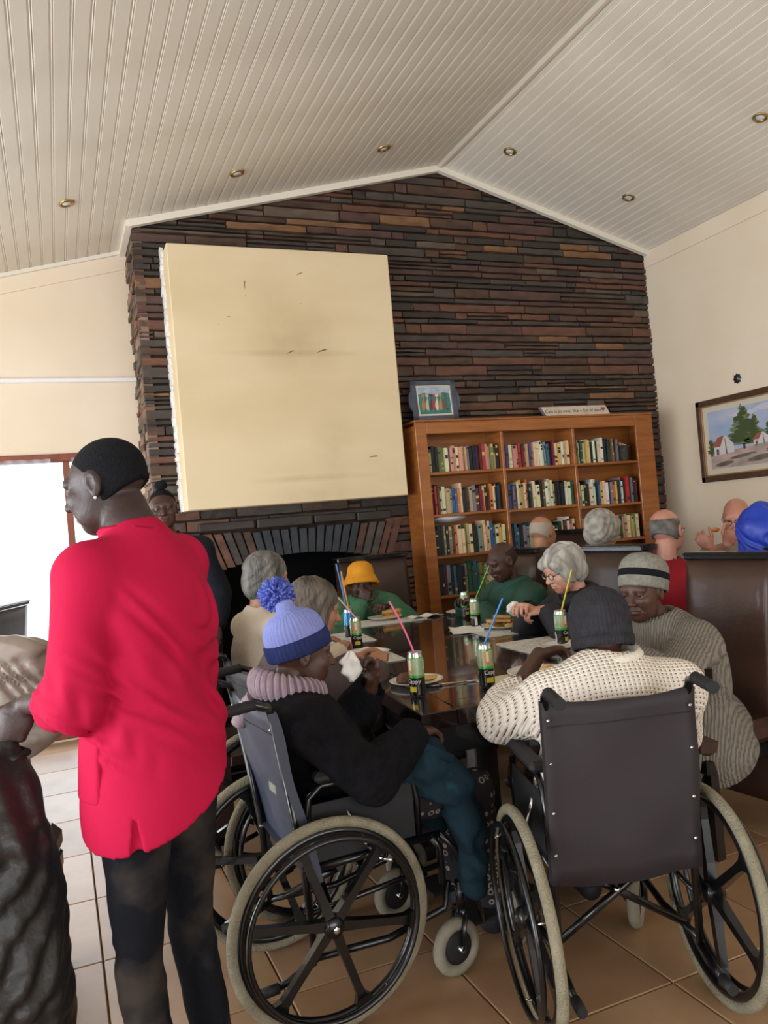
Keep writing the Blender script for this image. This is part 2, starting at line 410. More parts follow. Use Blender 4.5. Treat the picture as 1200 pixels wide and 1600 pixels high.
mb=MB(); mb.bbox(.875,2.60,YB-.27,YB+.0,1.66,3.585,.006)
cb=struct(mb.build('trim_9',M_plast)); 
M_crack=mat('crack_dirt','7d6a4c',.9)
mb=MB(); yy=YB-.2708
for (x,z,l,a) in ((1.85,3.40,.03,.4),(1.84,3.17,.012,.2),(1.42,3.30,.035,1.5),(1.42,3.22,.012,1.2),(1.28,3.06,.015,.1),(1.73,2.80,.035,.4),(1.98,2.81,.045,.3),(2.33,1.98,.04,.1),(1.2,3.0,.008,.3)):
    q=l*.14; c,s_=math.cos(a),math.sin(a); n=len(mb.v)
    for u,v in ((-l,-q*.3),(l,-q),(l*.6,q),(-l*.4,q)): mb.v.append((x+u*c-v*s_,yy,z+u*s_+v*c))
    mb.face((n,n+1,n+2,n+3))
mb.build('plaster_crack',M_crack,cb)
# rough mortar bead on the block's left edge
mb=MB().use(M_white); zz=1.66
while zz<3.58:
    l=rs.uniform(.02,.06); mb.box(.862-rs.uniform(0,.012),.877,YB-.05-rs.uniform(0,.05),YB+.0,zz,zz+l,jit=.004); zz+=l
mb.build('mortar_bead',None,cb)
# downlights
def downlight(x,y,lab):
    s=-1 if x<APX else 1; a=-aL if s<0 else aR
    t=thing('downlight',lab,'ceiling light',(x,y,cz(x)),0,'recessed ceiling spots'); t.rotation_euler=(0,a,0)
    MB().lathe([(.036,.0),(.038,-.010),(.048,-.011),(.052,-.004),(.052,.002)],20).build('ring',M_brass,t)
    MB().lathe([(.0,-.012),(.022,-.010),(.033,-.004),(.036,.004)],16).build('lens',M_lens,t)
for x,y,l in ((.221,5.45,'recessed brass ceiling spotlight, leftmost, above the window wall'),(1.353,5.41,'recessed brass ceiling spotlight above the plastered chimney block'),(2.49,5.39,'recessed brass ceiling spotlight just left of the ceiling ridge'),(3.60,5.38,'recessed brass ceiling spotlight just right of the ceiling ridge'),(4.707,5.32,'recessed brass ceiling spotlight above the right end of the stone wall'),(4.722,3.96,'recessed brass ceiling spotlight at the top right, nearest the camera')): downlight(x,y,l)
# ------------------------------------------------------------------ bookcase
bc=thing('bookcase','tall orange brown wooden bookcase with three columns of book shelves against the stone wall','bookcase',(3.885,YB-.16,0))
def bpart(n,x0,x1,y0,y1,z0,z1,b=.004): return MB().bbox(x0-3.885,x1-3.885,y0-(YB-.16),y1-(YB-.16),z0,z1,b).build(n,M_shelf,bc)
FY=5.70
bpart('side_panel',2.70,2.745,FY+.02,YB-.02,0,2.21); bpart('side_panel',5.03,5.075,FY+.02,YB-.02,0,2.21)
bpart('stile',2.695,2.795,FY,FY+.025,0,2.232); bpart('stile',4.885,5.08,FY,FY+.025,0,2.232)
bpart('top_rail',2.795,4.885,FY,FY+.025,2.135,2.232); bpart('top_board',2.69,5.085,FY-.006,YB-.02,2.232,2.25)
bpart('back_panel',2.745,5.03,YB-.04,YB-.025,0,2.23)
bpart('divider',3.475,3.502,FY+.004,YB-.04,.05,2.135); bpart('divider',4.195,4.222,FY+.004,YB-.04,.05,2.135)
ROWS=dict(A=[1.825,1.485,1.150,.83,.50,.16],B=[1.825,1.475,1.10,.78,.45,.16],C=[1.825,1.45,1.135,.80,.47,.16])
COL=dict(A=(2.795,3.475),B=(3.502,4.195),C=(4.222,4.885))
for c in 'ABC':
    for z in ROWS[c]: bpart('shelf',COL[c][0],COL[c][1],FY+.006,YB-.04,z-.022,z,.003)
bpart('plinth',2.795,4.885,FY+.01,FY+.03,0,.13)
ORD=['first','second','third','fourth','fifth','sixth','seventh','eighth','ninth','tenth','eleventh','twelfth','thirteenth','fourteenth','fifteenth','sixteenth','seventeenth','eighteenth','nineteenth','twentieth','twenty-first','twenty-second','twenty-third','twenty-fourth','twenty-fifth','twenty-sixth','twenty-seventh','twenty-eighth','twenty-ninth','thirtieth','thirty-first','thirty-second','thirty-third']
BC=dict(black='1d1d22',navy='232c4a',maroon='5e1f28',red='a5303a',cream='d8cdb0',white='dcdcd6',olive='6d7040',green='2f5a45',teal='2d6f70',blue='3d6a9c',orange='c8743a',brown='5b4132',grey='77777a',tan='b39a76',pink='c07f82',purple='554274',yellow='c9b25a',peach='c99a80')
pal=dict(A0='tan black black olive olive cream grey peach peach cream peach pink peach grey black black navy maroon maroon red pink peach olive peach black',
 B0='navy purple cream pink peach red maroon pink peach purple pink cream cream white white grey teal black maroon red cream yellow white peach cream',
 C0='tan olive cream green cream yellow cream black white black cream white black black navy brown olive black grey',
 A1='maroon red brown cream cream tan tan blue blue orange cream black brown tan grey brown maroon red cream black maroon orange cream brown navy black',
 B1='black blue grey purple cream yellow tan cream orange black blue cream cream black brown white white cream tan black black black black white cream green',
 C1='maroon cream cream black black cream white cream black blue yellow cream white blue grey orange yellow black grey white black red red grey black maroon',
 A2='black black black grey black grey brown orange cream cream olive tan cream black black grey tan cream peach cream blue teal cream yellow cream',
 B2='navy teal blue black grey grey tan blue cream tan black grey maroon brown white black cream maroon white pink cream',
 C2='tan cream tan brown maroon cream tan purple pink red peach brown pink green peach tan cream tan olive cream',
 A3='black black maroon grey black teal black navy black grey green green teal teal olive olive cream cream cream tan tan grey brown',
 B3='navy black grey green black maroon blue cream grey brown black olive tan grey black navy maroon cream tan black',
 C3='black grey navy green maroon tan cream black brown blue olive cream grey red black tan navy black cream brown')
M_page=mat('book_pages','d9cfb4',.9)
rowname=['top','second','third','fourth']; colname=dict(A='left',B='middle',C='right')
rb=random.Random(5)
for key,cols in pal.items():
    c=key[0]; r=int(key[1]); x=COL[c][0]+.012; xe=COL[c][1]-.012; names=cols.split(); zb=ROWS[c][r]
    wtot=xe-x-(.17 if key=='C0' else 0); ws=[rb.uniform(.7,1.35) for _ in names]; sc=wtot/sum(ws); 
    for i,(nm,q) in enumerate(zip(names,ws)):
        t=q*sc-.0028; tall=(r==3 or (r==2 and c!='C') )
        h=rb.uniform(.185,.215) if not tall else rb.uniform(.20,.26)
        if r in (1,) and rb.random()<.3: h+=.03
        if nm=='white' and rb.random()<.5: h+=.03
        d=rb.uniform(.12,.15); tilt=rb.uniform(-.005,.005)
        col=BC[nm]; cr=[min(255,max(0,int(col[k:k+2],16)+rb.randint(-14,14))) for k in (0,2,4)]
        m=mat('book_%s_%d'%(nm,rb.randint(0,3)),tuple(cr),.5,spec=.4); m2=mat('book_band_'+rb.choice(('gold','white','black','red')),rb.choice(('c9ae62','e8e4da','1e1e22','9c2f35')),.5)
        mb=MB().use(m); mb.box(-t/2,-t/2+.002,0,d,0,h); mb.box(t/2-.002,t/2,0,d,0,h); mb.box(-t/2+.002,t/2-.002,-.0012,.002,0,h)
        mb.use(M_page); mb.box(-t/2+.002,t/2-.002,.002,d-.004,.004,h-.004)
        mb.use(m2); 
        for zz in rb.sample([.12,.3,.55,.72,.86],rb.randint(1,2)): mb.box(-t/2+.003,t/2-.003,-.0022,-.0008,h*zz,h*zz+rb.uniform(.006,.03))
        o=mb.build('book',None,None,(x+q*sc/2,FY+.035+rb.uniform(0,.03),zb+.001)); o.rotation_euler=(0,tilt,0)
        tag(o,'%s spined book, %s from the left on the %s shelf of the %s column'%(nm,ORD[i],rowname[r],colname[c]),'book','books on the %s shelf of the %s column'%(rowname[r],colname[c]))
        x+=q*sc
# grey basket at the right end of the top right shelf
M_bask=mat('grey_wicker','5b5854',.8,c2='3d3a38',scale=30,stretch=(1,1,3),bump=.8,bscale=80)
t=thing('storage_basket','small grey woven basket at the right end of the top right shelf','basket',(4.795,FY+.13,1.826))
mb=MB(); mb.lathe([(0,0),(.055,0),(.066,.02),(.074,.13),(.078,.135),(.072,.135),(.062,.02),(0,.01)],28,fn=lambda p,i,k:Vector((p.x*(1+.03*(k%2)),p.y*1.1*(1+.03*(k%2)),p.z))); mb.build('basket_body',M_bask,t)
MB().tube([(.076*math.cos(a*PI/14),.084*math.sin(a*PI/14),.137) for a in range(28)],.007,8,closed=True).build('rim',M_bask,t)
for i,(x,cn) in enumerate(((-.03,'peach'),(0,'tan'),(.025,'cream'))):
    o=MB().bbox(-.011,.011,-.05,.03,0,.165-.01*i,.002).build('booklet',mat('booklet_'+cn,BC[cn],.6),None,(4.795+x,FY+.13,1.835)); tag(o,'small %s booklet standing in the grey woven basket'%cn,'book')
# white cushion on the books
def blob(name,R3,m,parent,loc,n=24,amp=.1,seed=0,flat=0,freq=3):
    mb=MB(); r_=random.Random(seed); ph=[r_.uniform(0,6) for _ in range(6)]
    prof=[(math.sin(PI*i/n),-math.cos(PI*i/n)) for i in range(n+1)]
    def fn(p,i,k):
        a=math.atan2(p.y,p.x); d=1+amp*(math.sin(freq*a+ph[0]+p.z*2)+.6*math.sin(freq*2*a+ph[1]-p.z*5)+.5*math.sin(p.z*7+ph[2]))*math.sqrt(max(0,1-p.z*p.z))
        z=p.z; z=max(z,flat-1) if flat else z
        return Vector((p.x*R3[0]*d,p.y*R3[1]*d,z*R3[2]*(1+.3*amp*math.sin(3*a))))
    mb.lathe(prof,n,fn=fn); return mb.build(name,m,parent,loc)
o=blob('cushion',(.155,.10,.038),mat('pale_fabric','c9c5cc',.9,bump=.3,bscale=10),None,(2.97,FY+.115,1.45),28,.06,3); tag(o,'small pale lilac cushion lying on top of the books on the left third shelf','cushion')
# cats picture
M_fr=mat('blue_grey_frame','4b5360',.6,c2='3d434e',scale=12,bump=.1)
pc=thing('picture_frame','small blue grey framed picture of seven cats leaning on top of the bookcase','picture',(2.935,5.78,2.252),math.radians(-3))
PM=RX(-.10)
W_,H_=.40,.335
mb=MB()
for a in ((-W_/2,-W_/2+.045,0,H_),(W_/2-.045,W_/2,0,H_),(-W_/2,W_/2,0,.04),(-W_/2,W_/2,H_-.04,H_)): mb.bbox(a[0],a[1],-.012,.012,a[2],a[3],.004,PM)
for s in (-1,1): mb.prism([(s*W_/2,.08),(s*(W_/2+.02),.11),(s*(W_/2+.028),.17),(s*(W_/2+.02),.22),(s*W_/2,.25)],-.010,.010,PM@RX(PI/2))
mb.build('frame',M_fr,pc)
mb=MB().use(mat('picture_mat','d9d0bd',.7)); mb.box(-.158,.158,-.004,.006,.038,.298,PM)
def sheet(mb,poly,y,M): n=len(mb.v); mb.v+=[tuple(M@Vector((a,y,b))) for a,b in poly]; mb.face(range(n,n+len(poly)))
mb.use(mat('pic_dots','34343a',.7))
for i in range(34):
    x=-.148+i*.009
    for zz in (.046,.288): sheet(mb,[(x,zz-.0025),(x+.0045,zz-.0025),(x+.0045,zz+.0025),(x,zz+.0025)],-.0045,PM)
for i in range(26):
    z_=.05+i*.009
    for xx in (-.151,.151): sheet(mb,[(xx-.0025,z_),(xx+.0025,z_),(xx+.0025,z_+.0045),(xx-.0025,z_+.0045)],-.0045,PM)
mb.use(mat('pic_sky','8fa2b8',.7,c2='b9c0c9',scale=18)); sheet(mb,[(-.14,.12),(.14,.12),(.14,.28),(-.14,.28)],-.0046,PM)
mb.use(mat('pic_teal','2c6a68',.7,c2='3f8277',scale=25)); sheet(mb,[(-.14,.055),(.14,.055),(.14,.225),(.08,.235),(0,.20),(-.08,.235),(-.14,.22)],-.0050,PM); 
for i,(x,cn) in enumerate(((-.10,'b9713c'),(-.066,'b5ad9b'),(-.033,'4b3b48'),(-.006,'a03a3c'),(.018,'c6c9b4'),(.052,'bd7f35'),(.093,'5f5653'))):
    mb.use(mat('cat_%d'%i,cn,.7)); y=-.0054-.0003*i
    w2=.016 if i<6 else .022
    body=[]
    for k in range(13):
        u=k/12; body.append((x-w2*(.55+.6*(1-u))*math.sin(PI*min(1,u*.9+.12))-.004*math.sin(u*5),.085+.115*u))
    for k in range(12,-1,-1):
        u=k/12; body.append((x+w2*(.55+.6*(1-u))*math.sin(PI*min(1,u*.9+.12))-.004*math.sin(u*5),.085+.115*u))
    sheet(mb,body,y,PM)
    hx=x+.003; hd=[(hx+.0145*math.cos(a*PI/8),.208+.0125*math.sin(a*PI/8)) for a in range(16)]; sheet(mb,hd,y-.0001,PM)
    for s in (-1,1): sheet(mb,[(hx+s*.013,.212),(hx+s*.014,.231),(hx+s*.003,.219)][::s],y-.0001,PM)
    mb.use(mat('cat_tail_%d'%(i%3),('3a2a26','8a6a4a','777')[i%3] if i%3<2 else '6d6a68',.7)); sheet(mb,[(x+w2*.2,.088),(x+w2*.9,.09),(x+w2,.10),(x+w2*.4,.096)],y-.0002,PM)
mb.build('picture',None,pc)
# painted wooden sign
sg=thing('wooden_sign','long white painted wooden sign with brown lettering and a red heart on the bookcase','sign',(4.28,5.74,2.252),math.radians(-2))
SMt=RX(-.25)
mb=MB(); mb.prism([(-.345,.085),(.325,.085),(.355,0),(-.305,0)],-.008,.008,SMt@RX(PI/2)); mb.build('board',mat('aged_white_paint','cbbfae',.7,c2='bcae9c',scale=15),sg)
mb=MB(); mb.prism([(-.362,.087),(-.345,.085),(-.305,0),(-.322,.0)],-.009,.009,SMt@RX(PI/2)); mb.build('end_strip',mat('sign_edge','6b6274',.7),sg)
me=text_mesh('Cats is so cosy, like ~ fun of time',.043); me.transform(T(-.02,0,0)); me.transform(SMt@T(0,-.0085,.028)@RX(PI/2)); me.materials.append(mat('sign_lettering','4a3a2c',.8)); link('lettering',me,sg)
mb=MB(); mb.prism([(.29+.021*(math.sin(a*PI/14)**3),.05+.0018*(13*math.cos(a*PI/14)-5*math.cos(a*PI/7)-2*math.cos(3*a*PI/14)-math.cos(4*a*PI/14))*.8) for a in range(28)],.0082,.011,SMt@RX(PI/2)); mb.build('heart',mat('heart_red','9a4740',.7),sg)
# landscape painting on the right wall
M_gf=mat('dark_wood_frame','5a4031',.45,c2='46301f',scale=20,bump=.2); M_gold=mat('gold_edge','a7835a',.45,metal=.3)
pn=thing('landscape_painting','large framed painting of white cottages and trees hanging on the right wall','painting',(XR-.005,4.72,1.93),-PI/2)
# local: x -> -Y world (towards camera), y -> outwards is -y local => facing -X
pn.rotation_euler=(0,0,-PI/2)
PW,PH=1.52,.725
def pr(n,x0,x1,z0,z1,y0,y1,m,b=.006): return MB().bbox(x0,x1,y0,y1,z0,z1,b).build(n,m,pn)
for (x0,x1,z0,z1) in ((-PW/2,PW/2,PH/2-.05,PH/2),(-PW/2,PW/2,-PH/2,-PH/2+.05),(-PW/2,-PW/2+.05,-PH/2,PH/2),(PW/2-.05,PW/2,-PH/2,PH/2)): pr('frame_rail',x0,x1,z0,z1,-.04,0,M_gf)
for (x0,x1,z0,z1) in ((-PW/2+.05,PW/2-.05,PH/2-.062,PH/2-.05),(-PW/2+.05,PW/2-.05,-PH/2+.05,-PH/2+.062),(-PW/2+.05,-PW/2+.062,-PH/2+.05,PH/2-.05)): pr('gilt_edge',x0,x1,z0,z1,-.032,0,M_gold,.002)
pr('linen_slip',-PW/2+.06,PW/2-.06,-PH/2+.06,PH/2-.06,-.018,0,mat('linen_slip','cfc4b2',.8),.002)
mb=MB().use(mat('paint_sky','93a9c9',.7,c2='b9bdd0',scale=2.2,stretch=(1,1,3))); I=Matrix.Identity(4); a0,a1,b0,b1=-PW/2+.115,PW/2-.115,-PH/2+.11,PH/2-.11
sheet(mb,[(a0,b0),(a1,b0),(a1,b1),(a0,b1)],-.0185,I)
mb.use(mat('paint_cloud','c3c3d2',.7))
for (cx,cz_,rx_,rz_) in ((-.25,.19,.14,.022),(.02,.21,.16,.03),(.35,.1,.2,.03)): sheet(mb,[(cx+rx_*math.cos(a*PI/9)*(1+.12*math.sin(a*2.3)),cz_+rz_*math.sin(a*PI/9)) for a in range(18)],-.0188,I)
mb.use(mat('paint_hills','6d7ba0',.7)); sheet(mb,[(a0,-.07),(a1,-.07),(a1,.02),(.3,.045),(.1,.01),(-.15,-.01),(-.4,-.02),(a0,-.01)],-.019,I)
mb.use(mat('paint_field','c3a3a3',.7,c2='9b9084',scale=5,c3='7b8070',stretch=(1,1,3))); sheet(mb,[(a0,b0),(a1,b0),(a1,-.02),(.3,-.03),(0,-.07),(-.3,-.10),(a0,-.13)],-.0192,I)
mb.use(mat('paint_shadow','5d5a50',.8,c2='75705f',scale=9)); 
for (cx,cz_,rx_,rz_) in ((-.5,-.215,.1,.02),(-.3,-.165,.14,.014),(-.12,-.2,.13,.022),(.12,-.13,.18,.02),(.4,-.17,.2,.025)): sheet(mb,[(cx+rx_*math.cos(a*PI/9)*(1+.2*math.sin(a*2.7)),cz_+rz_*math.sin(a*PI/9)+.1*rx_*math.cos(a*PI/9)) for a in range(18)],-.0194,I)
def ptree(x,z,h,wd,lay):
    mb.use(mat('paint_trunk','4b4436',.8)); sheet(mb,[(x-.012,z),(x+.012,z),(x+.008,z+h*.4),(x-.008,z+h*.4)],lay,I)
    rr=random.Random(int(x*1000)); 
    for q in range(26):
        u=q/25; cz_=z+h*(.15+.82*u); ww=wd*(1-u)**.7*.5+.012; mb.use(mat('paint_leaf_%d'%(q%3),('5c6b45','74805a','4a5738')[q%3],.8))
        cx=x+rr.uniform(-.5,.5)*ww
        sheet(mb,[(cx+ww*.7*math.cos(a*PI/6)*(1+.3*rr.random()),cz_+h*.05*math.sin(a*PI/6)*(1+.3*rr.random())) for a in range(12)],lay-.0002*q/25-.0001*(q%3),I)
ptree(-.27,-.11,.37,.30,-.0197); ptree(.01,-.07,.17,.13,-.0197); ptree(.36,-.05,.2,.2,-.0197); ptree(-.63,-.14,.15,.08,-.0197); ptree(-.15,-.10,.26,.2,-.0197)
def cot(x,z,w_,h):
    mb.use(mat('paint_white','cfcbc9',.7)); sheet(mb,[(x,z),(x+w_,z+.01),(x+w_,z+h*.5),(x+w_*.55,z+h),(x+w_*.5,z+h*.95),(x,z+h*.45)],-.0203,I); mb.use(mat('paint_roof','9b584c',.7)); sheet(mb,[(x-w_*.1,z+h*.42),(x+w_*.32,z+h*.42),(x+w_*.56,z+h*.98),(x+w_*.22,z+h*.9)],-.0205,I)
    mb.use(mat('paint_dark','4e4a52',.7)); sheet(mb,[(x+w_*.12,z+.003),(x+w_*.24,z+.003),(x+w_*.24,z+h*.3),(x+w_*.12,z+h*.3)],-.0206,I); sheet(mb,[(x+w_*.60,z+.003),(x+w_*.66,z+.003),(x+w_*.60,z+h*.8),(x+w_*.57,z+h*.8)],-.0206,I)
cot(-.60,-.135,.22,.17); cot(-.17,-.09,.17,.10)
mb.build('canvas',None,pn)
t=thing('wall_ornament','small round dark metal ornament on the right wall above the painting','ornament',(XR,5.02,2.42),-PI/2)
MB().lathe([(0,.012),(.016,.012),(.02,.004),(.036,.004),(.04,0)],20,M=RX(PI/2)).build('disc',mat('pewter','5a5a5e',.35,metal=.7),t)
mb=MB(); 
for k in range(8): a=k*PI/4; mb.tube([(.026*math.cos(a),-.006,.026*math.sin(a)),(.044*math.cos(a),-.003,.044*math.sin(a))],.005,6)
mb.build('petal_ring',mat('pewter_dark','3c3c40',.4,metal=.6),t)

# ------------------------------------------------------------------ dining table
TZ=.82; TA=-math.radians(5.6)
TMx=T(1.047,2.363,0)@RZ(TA); TW,TL=1.14,2.62
tb=link('dining_table',None); tb.location=(1.047,2.363,0); tb.rotation_euler=(0,0,TA); tag(tb,'long glossy near-black wooden dining table set with cans and plates','table')
bw=.13; g=.0025
def tp(n,x0,x1,y0,y1,z0,z1,b=.003,m=M_tabl): return MB().bbox(x0,x1,y0,y1,z0,z1,b).build(n,m,tb)
tp('top_border',0,bw,0,TL,TZ-.055,TZ); tp('top_border',TW-bw,TW,0,TL,TZ-.055,TZ); tp('top_border',bw+g,TW-bw-g,0,bw,TZ-.055,TZ); tp('top_border',bw+g,TW-bw-g,TL-bw,TL,TZ-.055,TZ)
tp('top_panel',bw+g,TW-bw-g,bw+g,2.17,TZ-.045,TZ-.0008); tp('top_panel',bw+g,TW-bw-g,2.175,TL-bw-g,TZ-.045,TZ-.0008)
for (a,b,c,d) in ((.03,.055,.05,TL-.05),(TW-.055,TW-.03,.05,TL-.05),(.03,TW-.03,.03,.055),(.03,TW-.03,TL-.055,TL-.03)): tp('apron',a,b,c,d,TZ-.15,TZ-.055,.003,M_black)
for x in (.40,TW-.45):
    for y in (.55,TL-.6): tp('leg',x,x+.10,y,y+.10,0,TZ-.055,.006,M_black)
def tw(x,y,z=TZ): # world xy straight
    return (x,y,z)
# second table, behind the row of chairs
t2=link('dining_table',None); t2.location=(3.72,2.5,0); t2.rotation_euler=(0,0,TA*.5); tag(t2,'dark wooden dining table half hidden behind the row of brown leather chairs','table')
MB().bbox(-.28,.28,0,2.7,.76,.81,.004).build('table_top',M_tabl,t2)
for x in (-.22,.14):
    for y in (.08,2.5): MB().bbox(x,x+.08,y,y+.08,0,.76,.005).build('leg',M_black,t2)

# placemats
M_lace=bpy.data.materials.new('lace_print'); M_lace.use_nodes=True
nt=M_lace.node_tree; b=nt.nodes['Principled BSDF']; b.inputs['Roughness'].default_value=.7
tc=nt.nodes.new('ShaderNodeTexCoord'); vo=nt.nodes.new('ShaderNodeTexVoronoi'); vo.feature='F1'; vo.inputs['Scale'].default_value=26; rp=nt.nodes.new('ShaderNodeValToRGB')
nt.links.new(tc.outputs['Object'],vo.inputs['Vector']); nt.links.new(vo.outputs['Distance'],rp.inputs[0]); nt.links.new(rp.outputs[0],b.inputs['Base Color'])
for i,(p_,c_) in enumerate(((0,'8d8c8a'),(.18,'c9c8c4'),(.30,'dddbd6'),(.42,'a3a29f'),(.50,'d2d0cb'))):
    e=rp.color_ramp.elements[i] if i<2 else rp.color_ramp.elements.new(p_); e.position=p_; e.color=(*lin(c_),1)
def mat_poly(pts,lab,h=.0025,m=None):
    cx=sum(p[0] for p in pts)/len(pts); cy=sum(p[1] for p in pts)/len(pts)
    P2=[]
    k=len(pts)
    for i,p in enumerate(pts):   # rounded corners
        a=Vector(pts[i-1]);q=Vector(p);c=Vector(pts[(i+1)%k]); r=.035
        p0=q+(a-q).normalized()*r; p1=q+(c-q).normalized()*r
        for u in (0,.25,.5,.75,1): P2.append((p0*(1-u)**2+q*2*u*(1-u)+p1*u*u))
    mb=MB(); mb.prism([(p.x-cx,p.y-cy) for p in P2],.0,h); o=mb.build('placemat',m or M_lace,None,(cx,cy,TZ+.0003)); return tag(o,lab,'placemat','lace print placemats on the long table')
def rect(cx,cy,wx,wy,rz):
    c,s=math.cos(rz),math.sin(rz); return [(cx+c*a-s*b,cy+s*a+c*b) for a,b in ((-wx/2,-wy/2),(wx/2,-wy/2),(wx/2,wy/2),(-wx/2,wy/2))]
mat_poly(rect(1.30,3.58,.32,.46,TA),'white lace print placemat under the plate with folded napkin on the left side')
mat_poly(rect(1.43,4.26,.32,.46,TA),'white lace print placemat under the blue can on the far left')
mat_poly(rect(1.93,4.75,.46,.32,TA),'white lace print placemat in front of the person in the orange hat')
mat_poly(rect(2.19,3.80,.33,.50,TA),'white lace print placemat under the plate of fried snacks')
mat_poly(rect(2.06,3.13,.33,.46,TA+.03),'white lace print placemat in front of the person in the striped grey beanie')
M_yel=mat('cream_paper','d9d2b4',.8,bump=.1)
mat_poly(rect(1.62,2.58,.38,.24,TA+.1),'plain cream paper placemat under the plate behind the white crochet sweater',m=M_yel)
# napkins
def napkin(x,y,w_,d_,rz,lab,z=TZ+.003,hump=.012,seed=0):
    mb=MB(); r_=random.Random(seed); n=10
    ph=[r_.uniform(0,6) for _ in range(4)]
    def H(u,v): return .002+hump*.5*(1+math.sin(u*4+ph[0]))*(.5+.5*math.sin(v*3+ph[1]))
    for top in (1,0):
        for i in range(n+1):
            for j in range(n+1):
                u=i/n-.5; v=j/n-.5; z_=H(u*3,v*3) if top else H(u*3,v*3)-.0018
                mb.v.append((u*w_*(1+.05*math.sin(v*9+ph[2])),v*d_*(1+.05*math.sin(u*8+ph[3])),z_))
    N=(n+1)**2
    for i in range(n):
        for j in range(n):
            a=i*(n+1)+j; q=(a,a+n+1,a+n+2,a+1); mb.face(q,True); mb.face([N+k for k in q[::-1]],True)
    for i in range(n):
        for (a,b_) in ((i*(n+1),(i+1)*(n+1)),((i+1)*(n+1)+n,i*(n+1)+n),(i+1,i),(n*(n+1)+i,n*(n+1)+i+1)): mb.face((a,b_,N+b_,N+a))
    o=mb.build('napkin',M_paper,None,(x,y,z)); o.rotation_euler=(0,0,rz); return tag(o,lab,'napkin')
napkin(2.17,4.70,.22,.13,TA+.2,'crumpled white paper napkin on the far end of the table',seed=2,hump=.016)
napkin(2.05,3.90,.18,.24,TA-.3,'white paper napkin lying left of the two cans on the right side',seed=3,hump=.008)
# cans
CM={}
def can_materials(blue=False):
    k='blue' if blue else 'green'
    top=mat('can_top_'+k,'2a86c8' if blue else '58b44a',.25,metal=.35,coat=.5); low=mat('can_low','101012',.25,metal=.2,coat=.5)
    body=mat('can_body_'+k,'2f8fcf' if blue else 'b9c2a4',.28,metal=.3,coat=.5,c2='2a7fbf' if blue else '8fae86',scale=22); fruit=mat('can_fruit_'+k,'d98a3c' if not blue else '3aa0dc',.3,coat=.5,c2='c9a064' if not blue else '2a7fbf',scale=30)
    return top,low,body,fruit,mat('can_white','d7d9d6',.3,coat=.5),mat('can_yellow','c9b52e',.3,coat=.5),mat('can_silver','c7c7c7',.25,metal=.9)
def make_can(lab,x,y,rz,blue=False,h=.158,r=.029):
    t=thing('drink_can',lab,'can',(x,y,TZ+.001),rz,'cans of fruit drink on the long table')
    top,low,body,fruit,wh,ye,sil=can_materials(blue)
    seg=36; R_=[]
    for i in range(31): R_.append((r,.008+(h-.022)*i/30))
    prof=[(.0,.004),(r*.72,.004),(r*.80,0),(r*.86,0),(r*.97,.005)]+R_+[(r*.90,h-.005),(r*.90,h)]
    mb=MB(); mb.lathe(prof,seg)
    for q in (sil,top,low,body,fruit,wh,ye): mb.use(q)
    for fi in range(len(mb.f)):
        i=fi//seg; k=fi%seg; zc=(prof[i][1]+prof[i+1][1])/2/h; a=(k+.5)/seg*360; mi=0
        if i>=4 and i<len(prof)-3:
            if zc>.88: mi=1
            elif zc>.50: mi=4 if (40<a%180<95 and .58<zc<.84) else 3
            elif zc>.46: mi=1
            else:
                mi=2
                if 120<a<150 and .08<zc<.34: mi=5
                if (230<a<290 or 20<a<60) and .14<zc<.24: mi=6
            if zc>.62 and a%120<22 and not blue: mi=5 if zc<.84 else 1
        mb.m[fi]=mi
    mb.build('can_body',None,t)
    MB().lathe([(r*.90,h),(r*.93,h+.002),(r*.86,h+.003),(r*.82,h-.004),(0,h-.004)],seg).build('lid',sil,t)
    MB().tube([(-.004,.0,h-.0025),(.006,.004,h-.002),(.013,.0,h-.0025),(.006,-.004,h-.002)],.0012,6,closed=True).build('pull_tab',sil,t)
    mb=text_mesh('Cappy',.021); me=mb
    for s_ in range(2):
        m2=me.copy() if s_ else me.copy()
        for v in m2.vertices:
            a=(-90 if s_==0 else 90)*PI/180+v.co.x/r; rr=r+.0005+v.co.z; z_=h*.33+v.co.y; v.co=(rr*math.cos(a),rr*math.sin(a),z_)
        m2.materials.append(wh); link('lettering',m2,t)
    return t
def straw(name_col,c,p0,p1,lab,bend=None):
    p0=Vector(p0);p1=Vector(p1); base=p0; 
    d=(p1-p0); pts=[p0-d.normalized()*.022]+[p0+d*i/6+(Vector(bend)*math.sin(PI*i/6) if bend else Vector()) for i in range(7)]
    mb=MB(); mb.tube([p-base for p in pts],.0036,10,cap=False); mb.tube([p-base for p in pts[::-1]],.0029,10,cap=False); o=mb.build('drinking_straw',mat('straw_'+name_col,c,.35,coat=.3),None,tuple(base)); return tag(o,lab,'straw')
CT=TZ+.157
cans=[((1.155,2.61),'green and black drink can with a pink straw, beside the small plate',-.9,False),
((1.412,2.56),'slim green and black drink can with a blue straw, nearest the white crochet sweater',.15,False),
((1.385,3.85),'green drink can with a pale pink straw on the left side of the table',.0,False),
((1.50,4.27),'blue drink can with an orange straw behind the green can on the left',.5,True),
((2.16,3.985),'green drink can with a green straw, beside the man in green',1.9,False),
((2.32,4.40),'green drink can without a straw, behind the one with the green straw',.2,False),
((2.115,3.09),'green drink can with a yellow straw behind the dark grey beanie',.6,False)]
for (xy,lab,rz,bl) in cans: make_can(lab,xy[0],xy[1],rz,bl)
straw('pink','e0648f',(1.153,2.61,CT+.0),(1.084,2.636,1.169),'bright pink drinking straw in the near left green can',bend=(.004,0,.004))
straw('sky','2c86cc',(1.414,2.562,CT),(1.487,2.526,1.140),'blue drinking straw in the green can nearest the white sweater')
